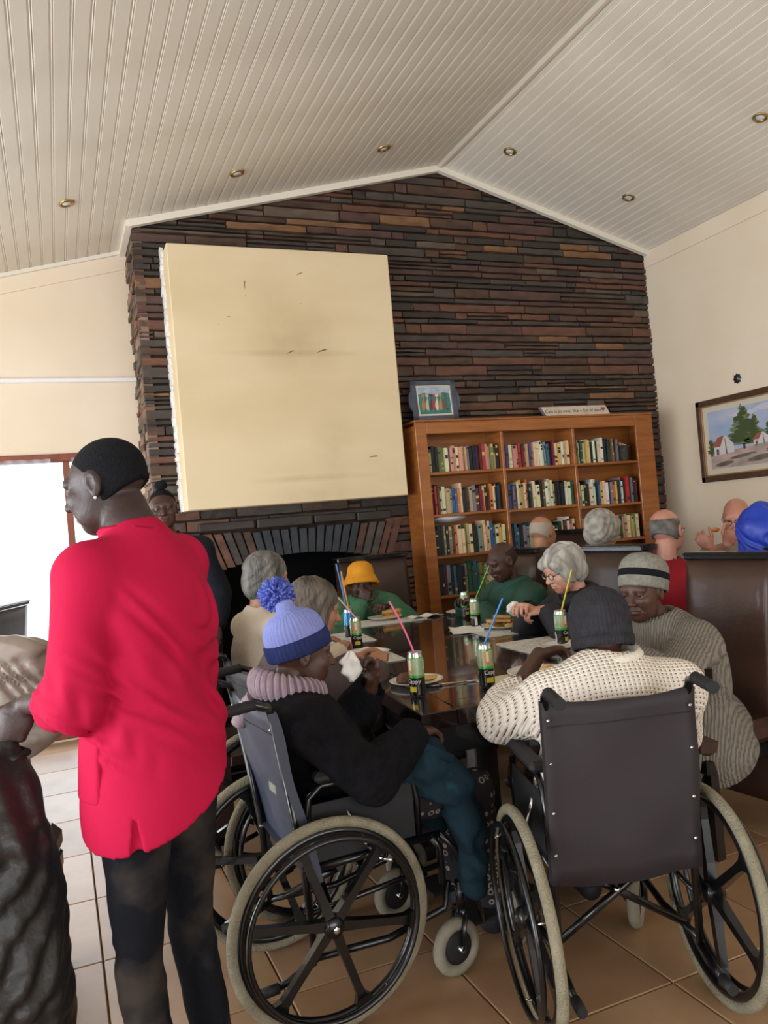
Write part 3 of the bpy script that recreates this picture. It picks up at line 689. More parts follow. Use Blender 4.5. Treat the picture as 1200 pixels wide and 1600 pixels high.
straw('pale_pink','e39aa6',(1.390,3.845,CT),(1.285,3.889,1.132),'pale pink drinking straw in the green can on the left side')
straw('orange','e08a2c',(1.503,4.268,CT),(1.479,4.275,1.199),'orange drinking straw in the blue can')
straw('sky','2c86cc',(1.494,4.275,CT),(1.455,4.281,1.245),'blue drinking straw standing beside the orange one in the blue can')
straw('green','3faf4b',(2.165,3.98,CT),(2.252,3.944,1.160),'green drinking straw in the can by the man in the green jacket')
straw('yellow','dcc53a',(2.125,3.09,CT),(2.182,3.063,1.163),'yellow drinking straw in the can behind the dark grey beanie')
# plates
def plate(x,y,r,lab,z=TZ):
    t=thing('plate',lab,'plate',(x,y,z+.0005),0,'plates on the long table')
    MB().lathe([(0,.003),(r*.55,.003),(r*.62,.004),(r*.9,.014),(r,.017),(r*1.0,.019),(r*.9,.0165),(r*.62,.0075),(r*.55,.006),(0,.006)],40).build('dish',M_china,t)
    MB().lathe([(r*.44,.0),(r*.47,.0),(r*.47,.004),(r*.44,.004),(r*.44,.0)],32).build('foot_ring',M_china,t)
    return t
M_bread=mat('bread','d9b478',.85,c2='c48f4e',scale=25,bump=.4,bscale=60); M_meat=mat('browned_meat','6e4630',.6,c2='4a2c1d',scale=30,bump=.7,bscale=60)
M_fry=mat('fried_snack','d0823c',.65,c2='a9592a',scale=30,bump=.6,bscale=70); M_chip=mat('yellow_crisp','d9bd6c',.7,c2='c79e4e',scale=25); M_filling=mat('filling','8c4b34',.7,c2='b9814a',scale=40,bump=.5)
def food(name,lab,cat,R3,m,x,y,z,seed,rz=0,amp=.12,freq=3,n=18): o=blob(name,R3,m,None,(x,y,z+R3[2]*.93),n,amp,seed,freq=freq); o.rotation_euler=(0,0,rz); return tag(o,lab,cat)
plate(1.245,2.82,.105,'small white plate with a piece of meat, behind the near left can')
food('meat_piece','brown piece of meat on the left of the small white plate','food',(.034,.026,.024),M_meat,1.19,2.80,TZ+.008,1)
food('meat_piece','small pinkish brown meat piece beside the larger one on the plate','food',(.020,.018,.014),mat('pink_meat','a8735c',.6,c2='84503d',scale=30,bump=.5),1.232,2.795,TZ+.008,2)
food('flatbread','pale yellow round of bread on the right of the small white plate','food',(.042,.034,.007),M_chip,1.30,2.83,TZ+.008,3,amp=.05)
plate(1.33,3.60,.12,'white plate covered by a folded napkin on the left side of the table',TZ+.003)
o=napkin(1.325,3.595,.19,.17,.3,'flat white folded napkin lying on the white plate on the left side',z=TZ+.021,hump=.006,seed=9)
plate(1.95,4.84,.115,'white plate with a sandwich in front of the person in the orange hat',TZ+.003)
plate(2.42,4.62,.115,'white plate left of the bookcase post, in front of the man in green')
plate(2.23,3.80,.12,'white plate heaped with fried snacks in front of the white-haired woman',TZ+.003)
plate(1.66,2.60,.12,'cream plate partly hidden by the white crochet sweater',TZ+.003)
plate(2.06,3.02,.105,'white plate hidden behind the dark grey beanie',TZ+.003)
# sandwich
def wedge(name,lab,x,y,z,rz,tilt,s=.09,h=.030):
    t=thing(name,lab,'food',(x,y,z),rz); M=RX(tilt)
    tri=[(-s/2,-s*.3),(s/2,-s*.3),(0,s*.45)]
    MB().prism(tri,.0,h*.34,M).build('bread_slice',M_bread,t); MB().prism([(a*.96,b*.96) for a,b in tri],h*.34,h*.66,M).build('filling',M_filling,t); MB().prism(tri,h*.66,h,M).build('bread_slice',M_bread,t); return t
wedge('sandwich','cut sandwich half lying on the plate of the person in the orange hat',1.97,4.83,TZ+.011,.2,.0,.15,.055)
wedge('sandwich','toasted sandwich wedge on the left of the snack plate',2.185,3.83,TZ+.011,.5,.0,.11,.04)
wedge('sandwich','toasted sandwich wedge leaning on the first one on the snack plate',2.20,3.80,TZ+.040,1.9,.12,.11,.035)
for i,(dx,dy,dz) in enumerate(((.02,.03,.008),(.05,.00,.008),(.035,-.04,.008),(.06,.04,.008),(.03,.0,.028),(.055,-.03,.026),(.0,-.05,.008))):
    food('fried_snack','orange brown fried snack, %s on the heaped snack plate'%('at the back left','at the centre right','at the near side','at the back right','topmost in the middle','topmost at the right','at the near left')[i],'food',(.022,.017,.012),M_fry if i%3 else M_chip,2.23+dx,3.80+dy,TZ+dz,i+5,i,.15)
for i,(dx,dy) in enumerate(((.01,.02),(-.04,-.01),(.05,-.02))): food('crisp','yellow crisp, %s on the plate left of the bookcase post'%('back','left','right')[i],'food',(.026,.018,.008),M_chip,2.42+dx,4.62+dy,TZ+.008,i+15,i,.1)
food('bread_piece','piece of golden bread on the cream plate by the crochet sweater','food',(.03,.022,.014),M_bread,1.70,2.60,TZ+.01,33)
def fork(x,y,rz,lab):
    t=thing('fork',lab,'cutlery',(x,y,TZ+.001),rz)
    MB().tube([(-.09,0,.003),(-.02,0,.004),(.05,0,.005),(.07,0,.003)],[.005,.003,.0025,.006],8,flat=.4).build('handle',M_chrome,t)
    mb=MB()
    for k in range(4): mb.tube([(.068,(k-1.5)*.0035,.003),(.11,(k-1.5)*.0042,.004)],.0011,5)
    mb.build('tines',M_chrome,t)
fork(1.36,2.70,2.9,'metal fork lying left of the can with the blue straw')
# can + red straw on the second table
def can2():
    t=thing('drink_can','green drink can with a thin red straw on the table behind the chairs','can',(3.60,4.05,.812),0)
    MB().lathe([(0,.003),(.022,.002),(.028,.006),(.029,.15),(.026,.156),(0,.154)],24).build('can_body',can_materials()[0],t)
can2()
o=straw('red','c8523f',(3.60,4.05,.966),(3.66,4.08,1.19),'thin red drinking straw in the can on the table behind the chairs')

# ------------------------------------------------------------------ brown leather chairs
def chair(lab,x,y,az,h=1.2,wd=.46,worn=False,grp='high-backed brown leather dining chairs'):
    """az: heading, degrees from +Y towards +X; local +y is the way the chair faces"""
    t=thing('dining_chair',lab,'chair',(x,y,0),-math.radians(az),grp); L=M_leather2 if worn else M_leather
    mb=MB(); n=14; m_=10
    def f(u,v,front): # u across -1..1, v up 0..1
        z=.13+(h-.03-.13)*v; lean=-.04-.11*max(0,v-.35); bul=.03*math.cos(u*PI/2)**.5*math.sin(PI*min(1,max(0,(v-.3)/.7)))**.6 if front and v>.3 else 0
        wv=wd/2*(1-.03*v)
        return Vector((u*wv,lean+(.045+bul if front else -.045),z))
    for front in (1,0):
        for j in range(m_+1):
            for i in range(n+1): mb.v.append(tuple(f(-1+2*i/n,j/m_,front)))
    N=(n+1)*(m_+1)
    for j in range(m_):
        for i in range(n):
            a=j*(n+1)+i; mb.face((a,a+n+1,a+n+2,a+1),True); mb.face((N+a,N+a+1,N+a+n+2,N+a+n+1),True)
        a=j*(n+1); mb.face((a,N+a,N+a+n+1,a+n+1)); a=j*(n+1)+n; mb.face((a,a+n+1,N+a+n+1,N+a))
    for i in range(n): mb.face((i,i+1,N+i+1,N+i)); a=m_*(n+1)+i; mb.face((a,N+a,N+a+1,a+1))
    mb.build('backrest',L,t)
    e=-.04-.11*.65; MB().bbox(-wd/2-.004,wd/2+.004,e-.055,e+.055,h-.035,h,.006).build('top_rail',M_black,t)
    MB().bbox(-wd/2-.002,wd/2+.002,e-.062,e+.062,h-.012,h-.004,.002).build('rail_bead',M_blackm,t)
    MB().bbox(-wd/2,wd/2,-.02,.42,.40,.50,.03).build('seat',L,t)
    MB().bbox(-wd/2+.005,wd/2-.005,-.02,.415,.34,.40,.008).build('seat_rail',M_black,t)
    for sx in (-1,1):
        for yy,b_ in ((.38,0),(-.045,-.05)):
            x0=sx*(wd/2-.03); mb=MB(); z1=.36 if yy>0 else .14
            P_=[(x0-.022,yy-.022),(x0+.022,yy-.022),(x0+.022,yy+.022),(x0-.022,yy+.022)]
            for q in P_: mb.v.append((q[0]*1,q[1]+b_,0)) 
            for q in P_: mb.v.append((q[0],q[1],z1))
            for k in range(4): mb.face((k,(k+1)%4,4+(k+1)%4,4+k))
            mb.face((3,2,1,0)); mb.face((4,5,6,7)); mb.build('leg',M_black,t)
    return t
chair('brown leather high-backed chair with a light sheen, behind the woman in the striped grey beanie',2.70,2.71,-95,1.19,.46,True)
chair('brown leather high-backed chair behind the white-haired woman in black',2.78,3.60,-95,1.22,.46)
chair('brown leather high-backed chair behind the man in the green jacket',2.76,4.58,-95,1.21,.46)
chair('wide brown leather chair behind the person in the orange hat',2.20,5.52,176,1.22,.58)
chair('brown leather chair behind the woman in the cream sweater, seen past the red tunic',.62,3.80,86,1.13,.46)
chair('brown leather chair at the right edge turned to the back table',3.10,2.40,88,1.20,.5)
chair('brown leather chair at the far side of the back table beside the bookcase',3.84,5.46,-100,1.27,.46)
chair('dark leather chair of the man in glasses against the right wall',4.42,3.85,-100,1.1,.46)
chair('dark high-backed chair by the bright window at the left edge',-.42,5.30,-70,1.17,.46)
chair('dark brown chair under a crumpled sheet at the left edge',-.36,2.72,8,1.19,.5)


# ------------------------------------------------------------------ wheelchairs
M_uph=mat('slate_vinyl','3d4355',.5,c2='363b4b',scale=3,bump=.12,bscale=14); M_uph2=mat('aubergine_vinyl','2b2327',.7,c2='231c20',scale=4,bump=.1,bscale=30)
M_frm=M_blackm
def wheelchair(lab,x,y,az,uph,seat_w=.44,R=.305,rot=0,label_tag=False,tilt=.10,caster_turn=0,hb=.96,bo=-.06,wo=.06):
    t=thing('wheelchair',lab,'wheelchair',(x,y,0),-math.radians(az),'wheelchairs drawn up to the long table')
    hw=seat_w/2
    def wheel(s):
        wx=s*(hw+wo); e=link('wheel',None,t,(wx,0,R)); e.rotation_euler=(0,s*.035,0)
        def ringpts(r,n=56): return [(0,r*math.cos(2*PI*i/n),r*math.sin(2*PI*i/n)) for i in range(n)]
        MB().tube(ringpts(R-.016),.016,12,closed=True).build('tyre',M_tyre,e)
        mb=MB(); mb.tube(ringpts(R-.040),.0135,10,closed=True,flat=1.1); mb.build('rim',M_frm,e)
        MB().tube([(s*.038,q[1],q[2]) for q in ringpts(R-.052)],.0085,10,closed=True).build('handrim',M_frm,e)
        mb=MB()
        for k in range(3):
            a=rot+k*2*PI/3+.3; rr=R-.045
            mb.tube([(0,rr*math.cos(a),rr*math.sin(a)),(s*.036,(rr-.01)*math.cos(a),(rr-.01)*math.sin(a))],.004,6)
        mb.build('rim_bolts',M_chrome,e)['kind']='stuff'
        mb=MB()
        for k in range(6):
            a=rot+k*PI/3; c,s_=math.cos(a),math.sin(a)
            def V(r,w_,th,o=0): return [Vector((th,r*c-w_*s_,r*s_+w_*c)),Vector((th,r*c+w_*s_,r*s_-w_*c)),Vector((-th,r*c+w_*s_,r*s_-w_*c)),Vector((-th,r*c-w_*s_,r*s_+w_*c))]
            secs=[(.02,.015,.016),(.08,.0125,.013),(.20,.0115,.011),(.235,.014,.011),(.262,.03,.011)]; n=len(mb.v)
            for r,w_,th in secs: mb.v+= [tuple(q) for q in V(r,w_,th)]
            for i in range(len(secs)-1):
                for q in range(4): mb.face((n+i*4+q,n+i*4+(q+1)%4,n+i*4+4+(q+1)%4,n+i*4+4+q))
        mb.build('spokes',M_frm,e)
        MB().lathe([(0,-.03),(.026,-.03),(.030,-.022),(.030,.022),(.024,.030),(.0,.031)],20,M=RY(PI/2)).build('hub',M_frm,e)
        MB().lathe([(0,0),(.010,0),(.010,.008),(.005,.010),(0,.010)],6,M=T(s*.030,0,0)@RY(s*PI/2),smooth=False).build('axle_nut',M_chrome,e)
    wheel(-1); wheel(1)
    def caster(s):
        cr=.09; e=link('caster',None,t,(s*(hw-.0),.43,cr)); e.rotation_euler=(0,0,caster_turn)
        n=40; MB().tube([(0,(cr-.021)*math.cos(2*PI*i/n),(cr-.021)*math.sin(2*PI*i/n)) for i in range(n)],.021,12,closed=True,flat=.95).build('tyre',M_castr,e)
        MB().lathe([(.0,-.012),(.02,-.014),(.03,-.01),(.052,-.012),(.052,.012),(.03,.01),(.02,.014),(0,.012)],24,M=RY(PI/2)).build('hub',M_rub,e)
        mb=MB(); 
        for q in (-1,1): mb.tube([(q*.030,0,0),(q*.030,.012,.06),(q*.026,.03,.105)],[.011,.012,.012],8,flat=.5)
        mb.tube([(-.03,.03,.105),(.03,.03,.105)],.012,8); mb.tube([(0,.03,.10),(0,.03,.20)],.014,10); mb.build('fork',M_frm,e)
        MB().tube([(-.036,0,0),(.036,0,0)],.0075,8).build('axle',M_chrome,e)
    caster(-1); caster(1)
    zs=.47
    def bp(z): return bo-(z-zs)*math.tan(tilt)
    for s in (-1,1):
        xx=s*(hw-.0); mb=MB()
        mb.tube([(xx,-.04,R-.12),(xx,-.05,zs),(xx,bp(hb-.03),hb-.03)],.0115,10)
        mb.tube([(xx,.40,.30),(xx,.40,zs-.06),(xx,.37,zs-.01)],.0115,10)
        mb.tube([(xx,-.04,.20),(xx,.2,.185),(xx,.40,.22),(xx,.42,.30)],.0115,10)
        mb.tube([(xx,-.06,zs-.015),(xx,.40,zs-.015)],.012,10)
        mb.tube([(xx,.40,zs-.01),(xx,.45,zs-.07),(xx,.52,.20)],.0105,10)
        mb.tube([(xx,.40,.36),(xx,-.04,.33)],.009,8)
        mb.tube([(xx,-.04,R-.12),(xx,-.12,.16),(xx,-.16,.15)],.011,8)
        mb.build('side_frame',M_frm,t)
        MB().tube([(xx,-.155,.15),(xx,-.21,.148)],.015,10).build('tip_lever',M_rub,t)
        mb=MB(); mb.tube([(xx,-.04,zs),(xx,-.02,.66),(xx,.02,.69),(xx,.26,.69),(xx,.32,.66),(xx,.335,.58),(xx,.33,zs)],.0105,10); mb.build('armrest_frame',M_frm,t)
        MB().bbox(xx-.026,xx+.026,.0,.27,.70,.735,.012).build('armrest_pad',M_rub,t)
        MB().bbox(xx-.004,xx+.004,-.02,.32,zs,.64,.002).build('skirt_guard',M_rub,t)
        y0=bp(hb-.03); mb=MB(); mb.tube([(xx,y0,hb-.05),(xx,y0-.012,hb-.012),(xx,y0-.05,hb+.002),(xx,y0-.075,hb)],.012,10); mb.build('handle_bend',M_frm,t)
        mb=MB(); pts=[(xx,y0-.05-i*.012,hb+.002-.001*i) for i in range(9)]; mb.tube(pts,[.0155 if i%2 else .0175 for i in range(9)],12); mb.build('push_handle',M_rub,t)
        e=MB().tube([(xx,.50,.26),(xx,.53,.18),(xx*.9,.55,.13)],.010,8).build('footrest_hanger',M_frm,t)
        MB().bbox(min(xx*.9,xx*.25),max(xx*.9,xx*.25),.50,.66,.115,.128,.005).build('footplate',M_rub,t)
        mb=MB(); mb.tube([(xx,.10,.60+.0),(xx+s*.02,.14,.50),(xx+s*.03,.17,.46)],.007,8); mb.tube([(xx+s*.01,.16,.45),(xx+s*.075,.20,.45)],.006,8); mb.build('brake_lever',M_chrome,t)
        for zz in (.50,.62,.76,.88):
            MB().lathe([(0,.0045),(.004,.003),(.0055,0)],8,M=RX(PI/2)).build('rivet',M_chrome,t,(xx-s*.004,bp(zz)-.0185,zz))
    mb=MB(); mb.tube([(-hw,.02,.20),(hw,.06,zs-.03)],.0115,10); mb.build('cross_brace',M_frm,t)
    mb=MB(); mb.tube([(hw,.05,.20),(-hw,.09,zs-.03)],.0115,10); mb.build('cross_brace',M_frm,t)
    MB().lathe([(0,.004),(.008,.003),(.01,-.006)],10,M=T(0,.02,.335)@RX(PI/2)).build('pivot_bolt',M_chrome,t)
    # sling back
    mb=MB(); n=16; k=12
    for fr in (0,1):
        for j in range(k+1):
            for i in range(n+1):
                u=-1+2*i/n; v=j/k; z=(zs-.055)+(hb-.03-zs+.055)*v; sag=.035*(1-u*u)*(.6+.4*math.sin(v*3)); 
                z+= (-.02*(1-u*u) if j==0 else 0)+(-.012*(1-u*u) if j==k else 0)
                wr=.003*math.sin(u*7+v*11)+.004*math.sin(v*9-u*3)
                y=bp(z)-.0165*(abs(u)**6)-sag*.5-wr+(0 if fr==0 else .006+.022*(abs(u)**8))
                mb.v.append((u*(hw+.012),y-.004,z))
    N=(n+1)*(k+1)
    for j in range(k):
        for i in range(n):
            a=j*(n+1)+i; mb.face((a,a+1,a+n+2,a+n+1),True); mb.face((N+a,N+a+n+1,N+a+n+2,N+a+1),True)
        a=j*(n+1); mb.face((a,a+n+1,N+a+n+1,N+a)); a+=n; mb.face((a,N+a,N+a+n+1,a+n+1))
    for i in range(n): mb.face((i,N+i,N+i+1,i+1)); a=k*(n+1)+i; mb.face((a,a+1,N+a+1,N+a))
    bk=mb.build('backrest',uph,t)
    zq=hb-.10; vq=(zq-zs+.055)/(hb-.03-zs+.055); MB().tube([(u*hw,bp(zq)-.0165*abs(u)**6-.0175*(1-u*u)*(.6+.4*math.sin(vq*3))-.003*math.sin(u*7+vq*11)-.004*math.sin(vq*9-u*3)-.0045,zq) for u in [i/8-1 for i in range(17)]],.0018,6).build('seam',M_rub,bk)
    if label_tag: MB().bbox(hw-.075,hw-.012,bp(.70)-.052,bp(.70)-.049,.69,.715,.001,).build('care_label',mat('faded_label','8f8f84',.7),bk)
    mb=MB(); 
    for j in range(9):
        for i in range(11):
            u=-1+2*i/10; mb.v.append((u*hw,-.05+.45*j/8,zs-.002-.02*(1-u*u)))
    for j in range(8):
        for i in range(10): a=j*11+i; mb.face((a,a+1,a+12,a+11),True)
    mb.build('seat',uph,t)
    return t
wheelchair('nearest wheelchair on the left, with slate blue vinyl back and grey tyres',.635,2.50,87,M_uph,rot=math.radians(-72),label_tag=True,tilt=.20,caster_turn=.15,bo=-.015,R=.31)
wheelchair('wheelchair with dark aubergine vinyl back seen from behind, under the crochet sweater',1.415,1.89,17,M_uph2,seat_w=.41,wo=.07,rot=math.radians(20),tilt=.10,caster_turn=-.5)
wheelchair('black wheelchair half hidden between the red tunic and the slate blue wheelchair',.76,3.17,88,mat('black_vinyl','1d2026',.5,bump=.1),rot=.5,tilt=.14)
# ------------------------------------------------------------------ implicit surface modeller (people, clothing, hair)
def vrot(a,b):  # rotation taking frame axes: columns x,y,z where y=dir b
    return None
def frame(d,up=(0,0,1)):
    """3x3 with columns (right, d, up')"""
    d=np.array(d,float); d/=np.linalg.norm(d); u=np.array(up,float); r=np.cross(d,u)
    if np.linalg.norm(r)<1e-6: r=np.cross(d,[1,0,.01])
    r/=np.linalg.norm(r); u=np.cross(r,d); return np.stack([r,d,u],1)
def axisgrid(lo,hi,h,fine):
    cuts=sorted({lo,hi,*[min(max(c,lo),hi) for f in fine for c in f[:2]]}); out=[lo]
    for a,b in zip(cuts[:-1],cuts[1:]):
        if b-a<1e-6: continue
        hh=min([h]+[f[2] for f in fine if f[0]<=(a+b)/2<=f[1]]); n=max(1,int(math.ceil((b-a)/hh-1e-6))); out+= [a+(b-a)*i/n for i in range(1,n+1)]
    return np.array(out,np.float32)
class Field:
    def __init__(s,lo,hi,h,fine=()):
        """fine: list of (center, half, step) cubes"""
        s.ax=[axisgrid(lo[i],hi[i],h,[(c[i]-hf,c[i]+hf,st) for c,hf,st in fine]) for i in range(3)]
        s.d=np.full([len(a) for a in s.ax],.5,np.float32)
    def win(s,lo,hi):
        sl=[slice(max(0,int(np.searchsorted(a,l))-1),int(np.searchsorted(a,h_))+1) for a,l,h_ in zip(s.ax,lo,hi)]
        if any(q.start>=q.stop for q in sl): return None,None
        X=s.ax[0][sl[0]][:,None,None]; Y=s.ax[1][sl[1]][None,:,None]; Z=s.ax[2][sl[2]][None,None,:]
        return tuple(sl),(X,Y,Z)
    def comb(s,sl,v,k,op):
        a=s.d[sl]
        if op=='u':
            if k>0: h=np.clip(.5+.5*(a-v)/k,0,1); s.d[sl]=a*(1-h)+v*h-k*h*(1-h)
            else: s.d[sl]=np.minimum(a,v)
        elif op=='s':
            if k>0: h=np.clip(.5-.5*(a+v)/k,0,1); s.d[sl]=a*(1-h)-v*h+k*h*(1-h)
            else: s.d[sl]=np.maximum(a,-v)
        elif op=='i': s.d[sl]=np.maximum(a,v)
    def cone(s,a,b,ra,rb,k=.01,op='u'):
        a=np.array(a,float);b=np.array(b,float); m=max(ra,rb)+k+.03
        sl,P=s.win(np.minimum(a,b)-m,np.maximum(a,b)+m)
        if sl is None: return s
        ab=b-a; L2=max(1e-9,ab.dot(ab)); px=[P[i]-a[i] for i in range(3)]
        t=np.clip((px[0]*ab[0]+px[1]*ab[1]+px[2]*ab[2])/L2,0,1)
        d=np.sqrt((px[0]-t*ab[0])**2+(px[1]-t*ab[1])**2+(px[2]-t*ab[2])**2)-(ra+(rb-ra)*t)
        s.comb(sl,d.astype(np.float32),k,op); return s
    def chain(s,pts,rs,k=.01,op='u'):
        for i in range(len(pts)-1): s.cone(pts[i],pts[i+1],rs[i],rs[i+1],k,op)
        return s
    def ell(s,c,r,F=None,k=.015,op='u'):
        c=np.array(c,float); r=np.array(r,float); F=np.eye(3) if F is None else F; m=r.max()+k+.03
        ext=np.abs(F)@r+k+.03
        sl,P=s.win(c-ext,c+ext)
        if sl is None: return s
        q=[P[i]-c[i] for i in range(3)]; l=[q[0]*F[0,j]+q[1]*F[1,j]+q[2]*F[2,j] for j in range(3)]
        k0=np.sqrt(sum((l[j]/r[j])**2 for j in range(3))); k1=np.sqrt(sum((l[j]/r[j]**2)**2 for j in range(3)))+1e-9
        d=k0*(k0-1)/k1; s.comb(sl,d.astype(np.float32),k,op); return s
    def plane(s,p,n,k=0,box=None):
        """cut away the side the normal points to"""
        n=np.array(n,float); n/=np.linalg.norm(n)
        lo,hi=box if box else ([a[0] for a in s.ax],[a[-1] for a in s.ax])
        sl,P=s.win(lo,hi); d=(P[0]-p[0])*n[0]+(P[1]-p[1])*n[1]+(P[2]-p[2])*n[2]
        a=s.d[sl]; s.d[sl]=np.maximum(a,d.astype(np.float32)); return s
    def fold(s,amp,fr,seed=0,box=None):
        r=np.random.RandomState(seed); X=s.ax[0][:,None,None];Y=s.ax[1][None,:,None];Z=s.ax[2][None,None,:]; t=0
        for i in range(4):
            w=r.normal(size=3); w/=np.linalg.norm(w); f=fr*r.uniform(.6,1.7); ph=r.uniform(0,6.3)
            t=t+np.sin((X*w[0]+Y*w[1]+Z*w[2])*f+ph+1.3*np.sin((X*w[1]-Y*w[0]+Z*w[2])*f*.5))/(1+.5*i)
        s.d=(s.d+(amp*t).astype(np.float32)); return s
    def crease(s,c,rad,dirv,n,amp,seed=0):
        """local ridges across a joint"""
        c=np.array(c,float); sl,P=s.win(c-rad,c+rad)
        if sl is None: return s
        dv=np.array(dirv,float); dv/=np.linalg.norm(dv); q=[P[i]-c[i] for i in range(3)]
        r2=(q[0]**2+q[1]**2+q[2]**2)/rad**2; wgt=np.clip(1-r2,0,1)**1.5
        t=(q[0]*dv[0]+q[1]*dv[1]+q[2]*dv[2])/rad+.25*np.sin((q[0]-q[1]+q[2])*14/rad*.3+seed)
        s.d[sl]+= (amp*np.sin(t*n*PI)*wgt).astype(np.float32); return s
    def mesh(s,name,m,parent=None,smooth=True):
        d=s.d; d[0]=d[-1]=.05; d[:,0]=d[:,-1]=.05; d[:,:,0]=d[:,:,-1]=.05
        ins=d<0; n0,n1,n2=[k-1 for k in d.shape]
        c=np.zeros((n0,n1,n2),np.uint8)
        for i in (0,1):
            for j in (0,1):
                for k in (0,1): c+=ins[i:n0+i,j:n1+j,k:n2+k]
        act=(c>0)&(c<8); idx=np.argwhere(act)
        if len(idx)==0: raise ValueError('empty '+name)
        vid=np.full(act.shape,-1,np.int32); vid[act]=np.arange(len(idx))
        I,J,K=idx.T; acc=np.zeros((len(idx),3),np.float64); cnt=np.zeros(len(idx))
        cv={}
        for i in (0,1):
            for j in (0,1):
                for k in (0,1): cv[i,j,k]=d[I+i,J+j,K+k].astype(np.float64)
        def co(i,j,k): return np.stack([s.ax[0][I+i],s.ax[1][J+j],s.ax[2][K+k]],1).astype(np.float64)
        for a in range(3):
            for u in (0,1):
                for v in (0,1):
                    p=[0,0,0]; o=[q for q in range(3) if q!=a]; p[o[0]]=u;p[o[1]]=v; q=list(p); q[a]=1
                    va,vb=cv[tuple(p)],cv[tuple(q)]; m_=(va<0)!=(vb<0)
                    t=np.where(m_,va/np.where(m_,va-vb,1),0)[:,None]; A=co(*p);B=co(*q)
                    acc+=np.where(m_[:,None],A+(B-A)*t,0); cnt+=m_
        V=acc/cnt[:,None]; quads=[]
        for a in range(3):
            sl0=[slice(None)]*3; sl1=[slice(None)]*3; sl0[a]=slice(0,-1); sl1[a]=slice(1,None)
            x=ins[tuple(sl0)]!=ins[tuple(sl1)]
            e=np.argwhere(x); o=[(a+1)%3,(a+2)%3]
            ok=(e[:,o[0]]>0)&(e[:,o[1]]>0)&(e[:,o[0]]<d.shape[o[0]]-1)&(e[:,o[1]]<d.shape[o[1]]-1); e=e[ok]
            def g(du,dv): q=e.copy(); q[:,o[0]]-=du; q[:,o[1]]-=dv; return vid[q[:,0],q[:,1],q[:,2]]
            Q=np.stack([g(1,1),g(0,1),g(0,0),g(1,0)],1); inn=ins[e[:,0],e[:,1],e[:,2]]
            Q=np.where(inn[:,None],Q,Q[:,::-1]); quads.append(Q)
        Q=np.concatenate(quads); Q=Q[(Q>=0).all(1)]
        me=bpy.data.meshes.new(name); nv,nf=len(V),len(Q)
        me.vertices.add(nv); me.vertices.foreach_set('co',V.astype(np.float32).ravel())
        me.loops.add(nf*4); me.loops.foreach_set('vertex_index',Q.astype(np.int32).ravel())
        me.polygons.add(nf); me.polygons.foreach_set('loop_start',np.arange(0,nf*4,4,dtype=np.int32)); 
        me.polygons.foreach_set('use_smooth',np.ones(nf,bool) if smooth else np.zeros(nf,bool))
        me.update(calc_edges=True); me.materials.append(m)
        return link(name,me,parent)
def A(*v): return np.array(v,float)
def ik(S,Tg,l1,l2,pole):
    S=np.array(S,float);Tg=np.array(Tg,float); v=Tg-S; D=np.linalg.norm(v); mx_=(l1+l2)*.995
    if D>mx_: Tg=S+v/D*mx_; v=Tg-S; D=mx_
    a=(l1*l1-l2*l2+D*D)/(2*D); h=math.sqrt(max(0,l1*l1-a*a)); n=v/D; p=np.array(pole,float); p=p-n*p.dot(n); p/=np.linalg.norm(p)+1e-9
    return S+n*a+p*h,Tg
def hand(F,w,d,pn,side,k=.010,curl=.5,size=1.0,thumb=.6,spread=.1,dr=0):
    """w wrist, d direction to fingers, pn palm normal, side = thumb side vector"""
    d=A(*d)/np.linalg.norm(d); pn=A(*pn); pn=pn-d*pn.dot(d); pn/=np.linalg.norm(pn); sd=A(*side); sd=sd-d*sd.dot(d)-pn*sd.dot(pn); sd/=np.linalg.norm(sd); z=size
    Fm=np.stack([sd,d,pn],1)
    F.ell(w+d*.048*z,A(.040,.054,.017)*z,Fm,k=.012); F.ell(w+d*.035*z+sd*.022*z+pn*.006*z,A(.018,.034,.016)*z,Fm,k=.010)
    for i,(off,ln) in enumerate(((.030,.070),(.010,.078),(-.010,.072),(-.029,.056))):
        b=w+d*(.088-.006*abs(i-1.2))*z+sd*off*z; dirv=d+sd*spread*(1.3-i)*.5; dirv/=np.linalg.norm(dirv); p=b; an=0; pts=[w+d*.06*z+sd*off*.8*z,p]; c=curl*(1+.12*i)
        for s_ in (.45,.30,.25):
            an+=c; q=dirv*math.cos(an)+pn*math.sin(an); p=p+q*ln*s_*z; pts.append(p)
        r=.0088*z; F.chain(pts,[r*1.05,r*1.02,r*.95,r*.86,r*.72],k=.0035)
    b=w+d*.025*z+sd*.030*z+pn*.006*z; t=sd*.75+d*.65+pn*.25*thumb; t/=np.linalg.norm(t); p1=b+t*.034*z; t2=t*.6+d*.6+pn*.5*thumb; t2/=np.linalg.norm(t2); p2=p1+t2*.030*z; p3=p2+(t2*.7+d*.3)/np.linalg.norm(t2*.7+d*.3)*.022*z
    F.chain([w+d*.02*z+sd*.012*z,b,p1,p2,p3],[.014*z,.0125*z,.0105*z,.0098*z,.008*z],k=.006)
